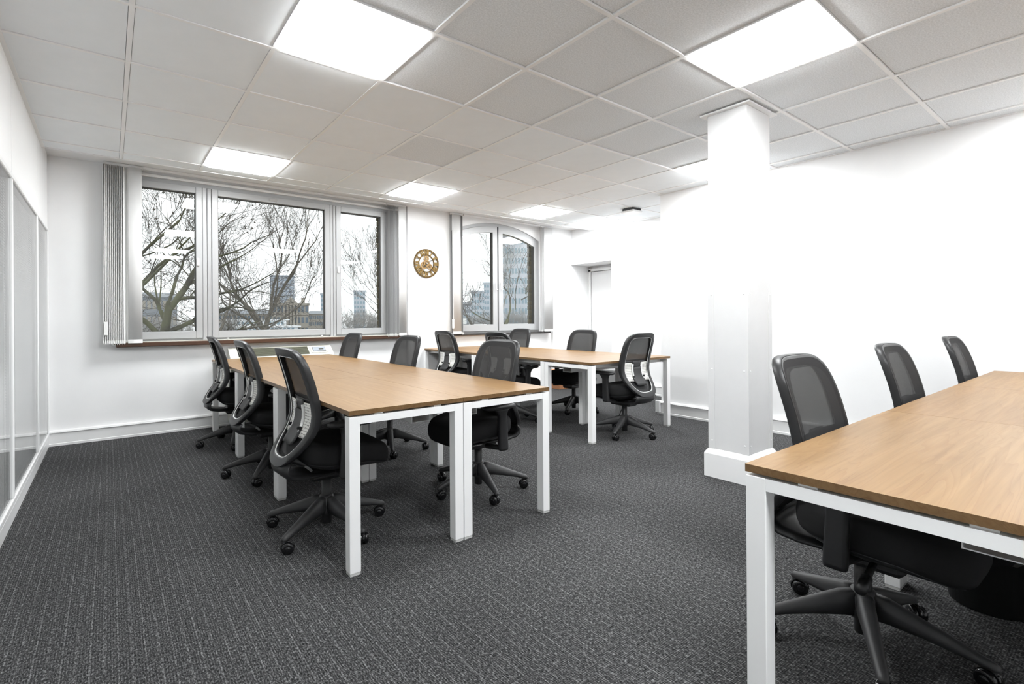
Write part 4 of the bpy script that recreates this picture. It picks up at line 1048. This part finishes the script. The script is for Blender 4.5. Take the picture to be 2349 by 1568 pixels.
def building(name, label, px0, px1, Y, z0, z1, mw, cols, rows, mwin, depth=20, roof=None, wz=(0.12, 0.9), inset=0.18):
    ang = YAW+atan2((px0+px1)/2-1097.0, F_PX); R = Y/cos(ang)      # turned to face the office
    hw = R*cos(ang-YAW)*(px1-px0)/2/F_PX
    t = thing(name, label, 'building', (R*sin(ang), R*cos(ang), 0), -ang)
    B('wall', mw, t, (-hw, 0, z0), (hw, depth, z1))
    cw = 2*hw/cols; rh = (z1-z0)/rows
    for side in range(1):
        for i in range(cols):
            for j in range(rows):
                a = (-hw+cw*(i+inset), -0.12, z0+rh*(j+wz[0]+0.12)); b = (-hw+cw*(i+1-inset), 0.02, z0+rh*(j+wz[1]-0.12))
                B('window', mwin, t, a, b)
    if roof: roof(t, hw, depth, z1)
    return t
def flat_roof(t, hw, dp, z): B('parapet', 'tower_pale', t, (-hw-0.4, -0.4, z), (hw+0.4, dp, z+0.8))
def hip_roof(t, hw, dp, z):
    mb = MB(); h = hw*0.10+1.0
    mb.loft([[(-hw-0.5, -0.5, z), (hw+0.5, -0.5, z), (hw+0.5, dp, z), (-hw-0.5, dp, z)], [(-hw*0.85, dp*0.4, z+h), (hw*0.85, dp*0.4, z+h), (hw*0.85, dp*0.6, z+h), (-hw*0.85, dp*0.6, z+h)]]); mb.obj('roof', 'slate', t)
building('tower_block', 'blue-grey tower block behind the vase-shaped tree', 622, 674, 340, -5, 30, 'tower', 6, 14, 'tower_pale', 20, flat_roof)
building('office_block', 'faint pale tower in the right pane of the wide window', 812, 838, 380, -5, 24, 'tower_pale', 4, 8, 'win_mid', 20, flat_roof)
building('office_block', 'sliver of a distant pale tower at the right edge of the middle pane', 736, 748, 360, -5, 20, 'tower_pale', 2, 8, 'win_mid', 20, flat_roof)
def pediment(t, hw, dp, z):
    mb = MB(); mb.prism([(-hw*0.42, -0.6, z), (hw*0.42, -0.6, z), (0, -0.6, z+2.6)], (0, 8, 0)); mb.obj('pediment', 'stone', t)
    B('cornice', 'stone', t, (-hw-0.3, -0.5, z-0.5), (hw+0.3, 2, z+0.25)); B('chimney', 'stone', t, (hw*0.6, 3, z), (hw*0.8, 5, z+2.4)); B('chimney', 'stone', t, (-hw*0.8, 3, z), (-hw*0.6, 5, z+2.0))
    for k in range(5): 
        c = MB(); c.tube([(-hw*0.36+hw*0.18*k, -0.8, -3), (-hw*0.36+hw*0.18*k, -0.8, z-0.5)], 0.35, 8); c.obj('column', 'stone', t)
building('stone_building', 'buff stone building with columns and pediment below the tower block', 628, 706, 190, -5, 7.2, 'stone', 9, 3, 'win_far', 18, pediment)
building('terrace', 'long grey terrace with slate roof right of the stone building', 707, 756, 222, -5, 3.8, 'stone', 10, 3, 'win_far', 14, hip_roof)
building('terrace', 'low stone building with slate roof behind the tangled tree', 508, 627, 222, -5, 3.7, 'stone', 16, 3, 'win_far', 14, hip_roof)
building('terrace', 'grey gabled roofs behind the mossy tree in the left pane', 320, 400, 150, -5, 7.2, 'slate', 8, 3, 'stone', 14, hip_roof)
building('office_block', 'stepped white and glass office block in the left leaf of the arched window', 1082, 1112, 230, -5, 16.5, 'tower_pale', 5, 6, 'win_mid', 20, flat_roof)
building('office_block', 'taller glass office block beside the arched window frame bar', 1110, 1150, 275, -5, 26, 'tower_pale', 6, 8, 'win_mid', 20, flat_roof)
building('office_block', 'low grey houses at the far left of the arched window', 1058, 1082, 190, -5, 8, 'slate', 5, 4, 'tower_pale', 14, hip_roof)
building('apartment_block', 'large white-framed glass apartment block filling the right leaf of the arched window', 1151, 1240, 130, -5, 30, 'tower_pale', 12, 10, 'win_mid', 25, flat_roof)
# river boat
Y = 120.0; xa, xb = far(512, Y), far(690, Y)
t = thing('river_boat', 'long white river boat moored beyond the middle pane of the wide window', 'boat', ((xa+xb)/2, Y, -4.8)); hw = (xb-xa)/2
B('hull', 'boat', t, (-hw, 0, 0), (hw, 5, 2.6), 0.2); B('lower_cabin', 'boat', t, (-hw*0.97, 0.2, 2.6), (hw*0.92, 4.8, 4.3)); B('deck', 'boat', t, (-hw, -0.2, 4.3), (hw, 5.2, 4.6)); B('upper_cabin', 'boat', t, (-hw*0.8, 0.6, 4.6), (hw*0.62, 4.4, 5.9)); B('roof', 'boat', t, (-hw*0.84, 0.3, 5.9), (hw*0.7, 4.7, 6.15))
for k in range(16): B('cabin_window', 'win_mid', t, (-hw*0.94+hw*1.8*k/16, 0.15, 2.9), (-hw*0.94+hw*1.8*(k+0.62)/16, 0.25, 4.1))
for k in range(12): B('cabin_window', 'win_mid', t, (-hw*0.77+hw*1.36*k/12, 0.55, 4.9), (-hw*0.77+hw*1.36*(k+0.6)/12, 0.65, 5.6))
# truss footbridge seen through the arched window
Y = 60.0; xa, xb = far(1078, Y), far(1215, Y)
t = thing('footbridge', 'white truss footbridge low in the arched window', 'bridge', (0, Y, 0))
mb = MB(); mb.box((xa, 0, 0.15), (xb, 0.3, 0.33)); mb.obj('top_chord', 'boat', t); mb = MB(); mb.box((xa, 0, -1.15), (xb, 0.3, -0.97)); mb.obj('bottom_chord', 'boat', t); B('deck', 'grey_box', t, (xa, 0.3, -1.2), (xb, 2.5, -1.0)); B('pier', 'stone', t, (xa+1, 0.6, -4.8), (xa+2, 2.2, -1.2)); B('pier', 'stone', t, (xb-2, 0.6, -4.8), (xb-1, 2.2, -1.2))
n = 14
for k in range(n):
    a, b = xa+(xb-xa)*k/n, xa+(xb-xa)*(k+1)/n
    mb = MB(); za, zb = (-1.06, 0.24) if k % 2 == 0 else (0.24, -1.06); mb.tube([(a, 0.15, za), (b, 0.15, zb)], 0.07, 6); mb.obj('brace', 'boat', t)
t = thing('road_sign', 'small blue and white sign on a pole at the left of the arched window', 'sign', (far(1064, 50), 50, -4.6))
mb = MB(); mb.tube([(0, 0, 0), (0, 0, 6.0)], 0.05, 6); mb.obj('pole', 'boat', t); B('plate', 'boat', t, (-0.25, -0.06, 5.1), (0.35, -0.02, 5.8)); B('upper_plate', 'tower', t, (-0.3, -0.06, 5.85), (0.3, -0.02, 6.3))
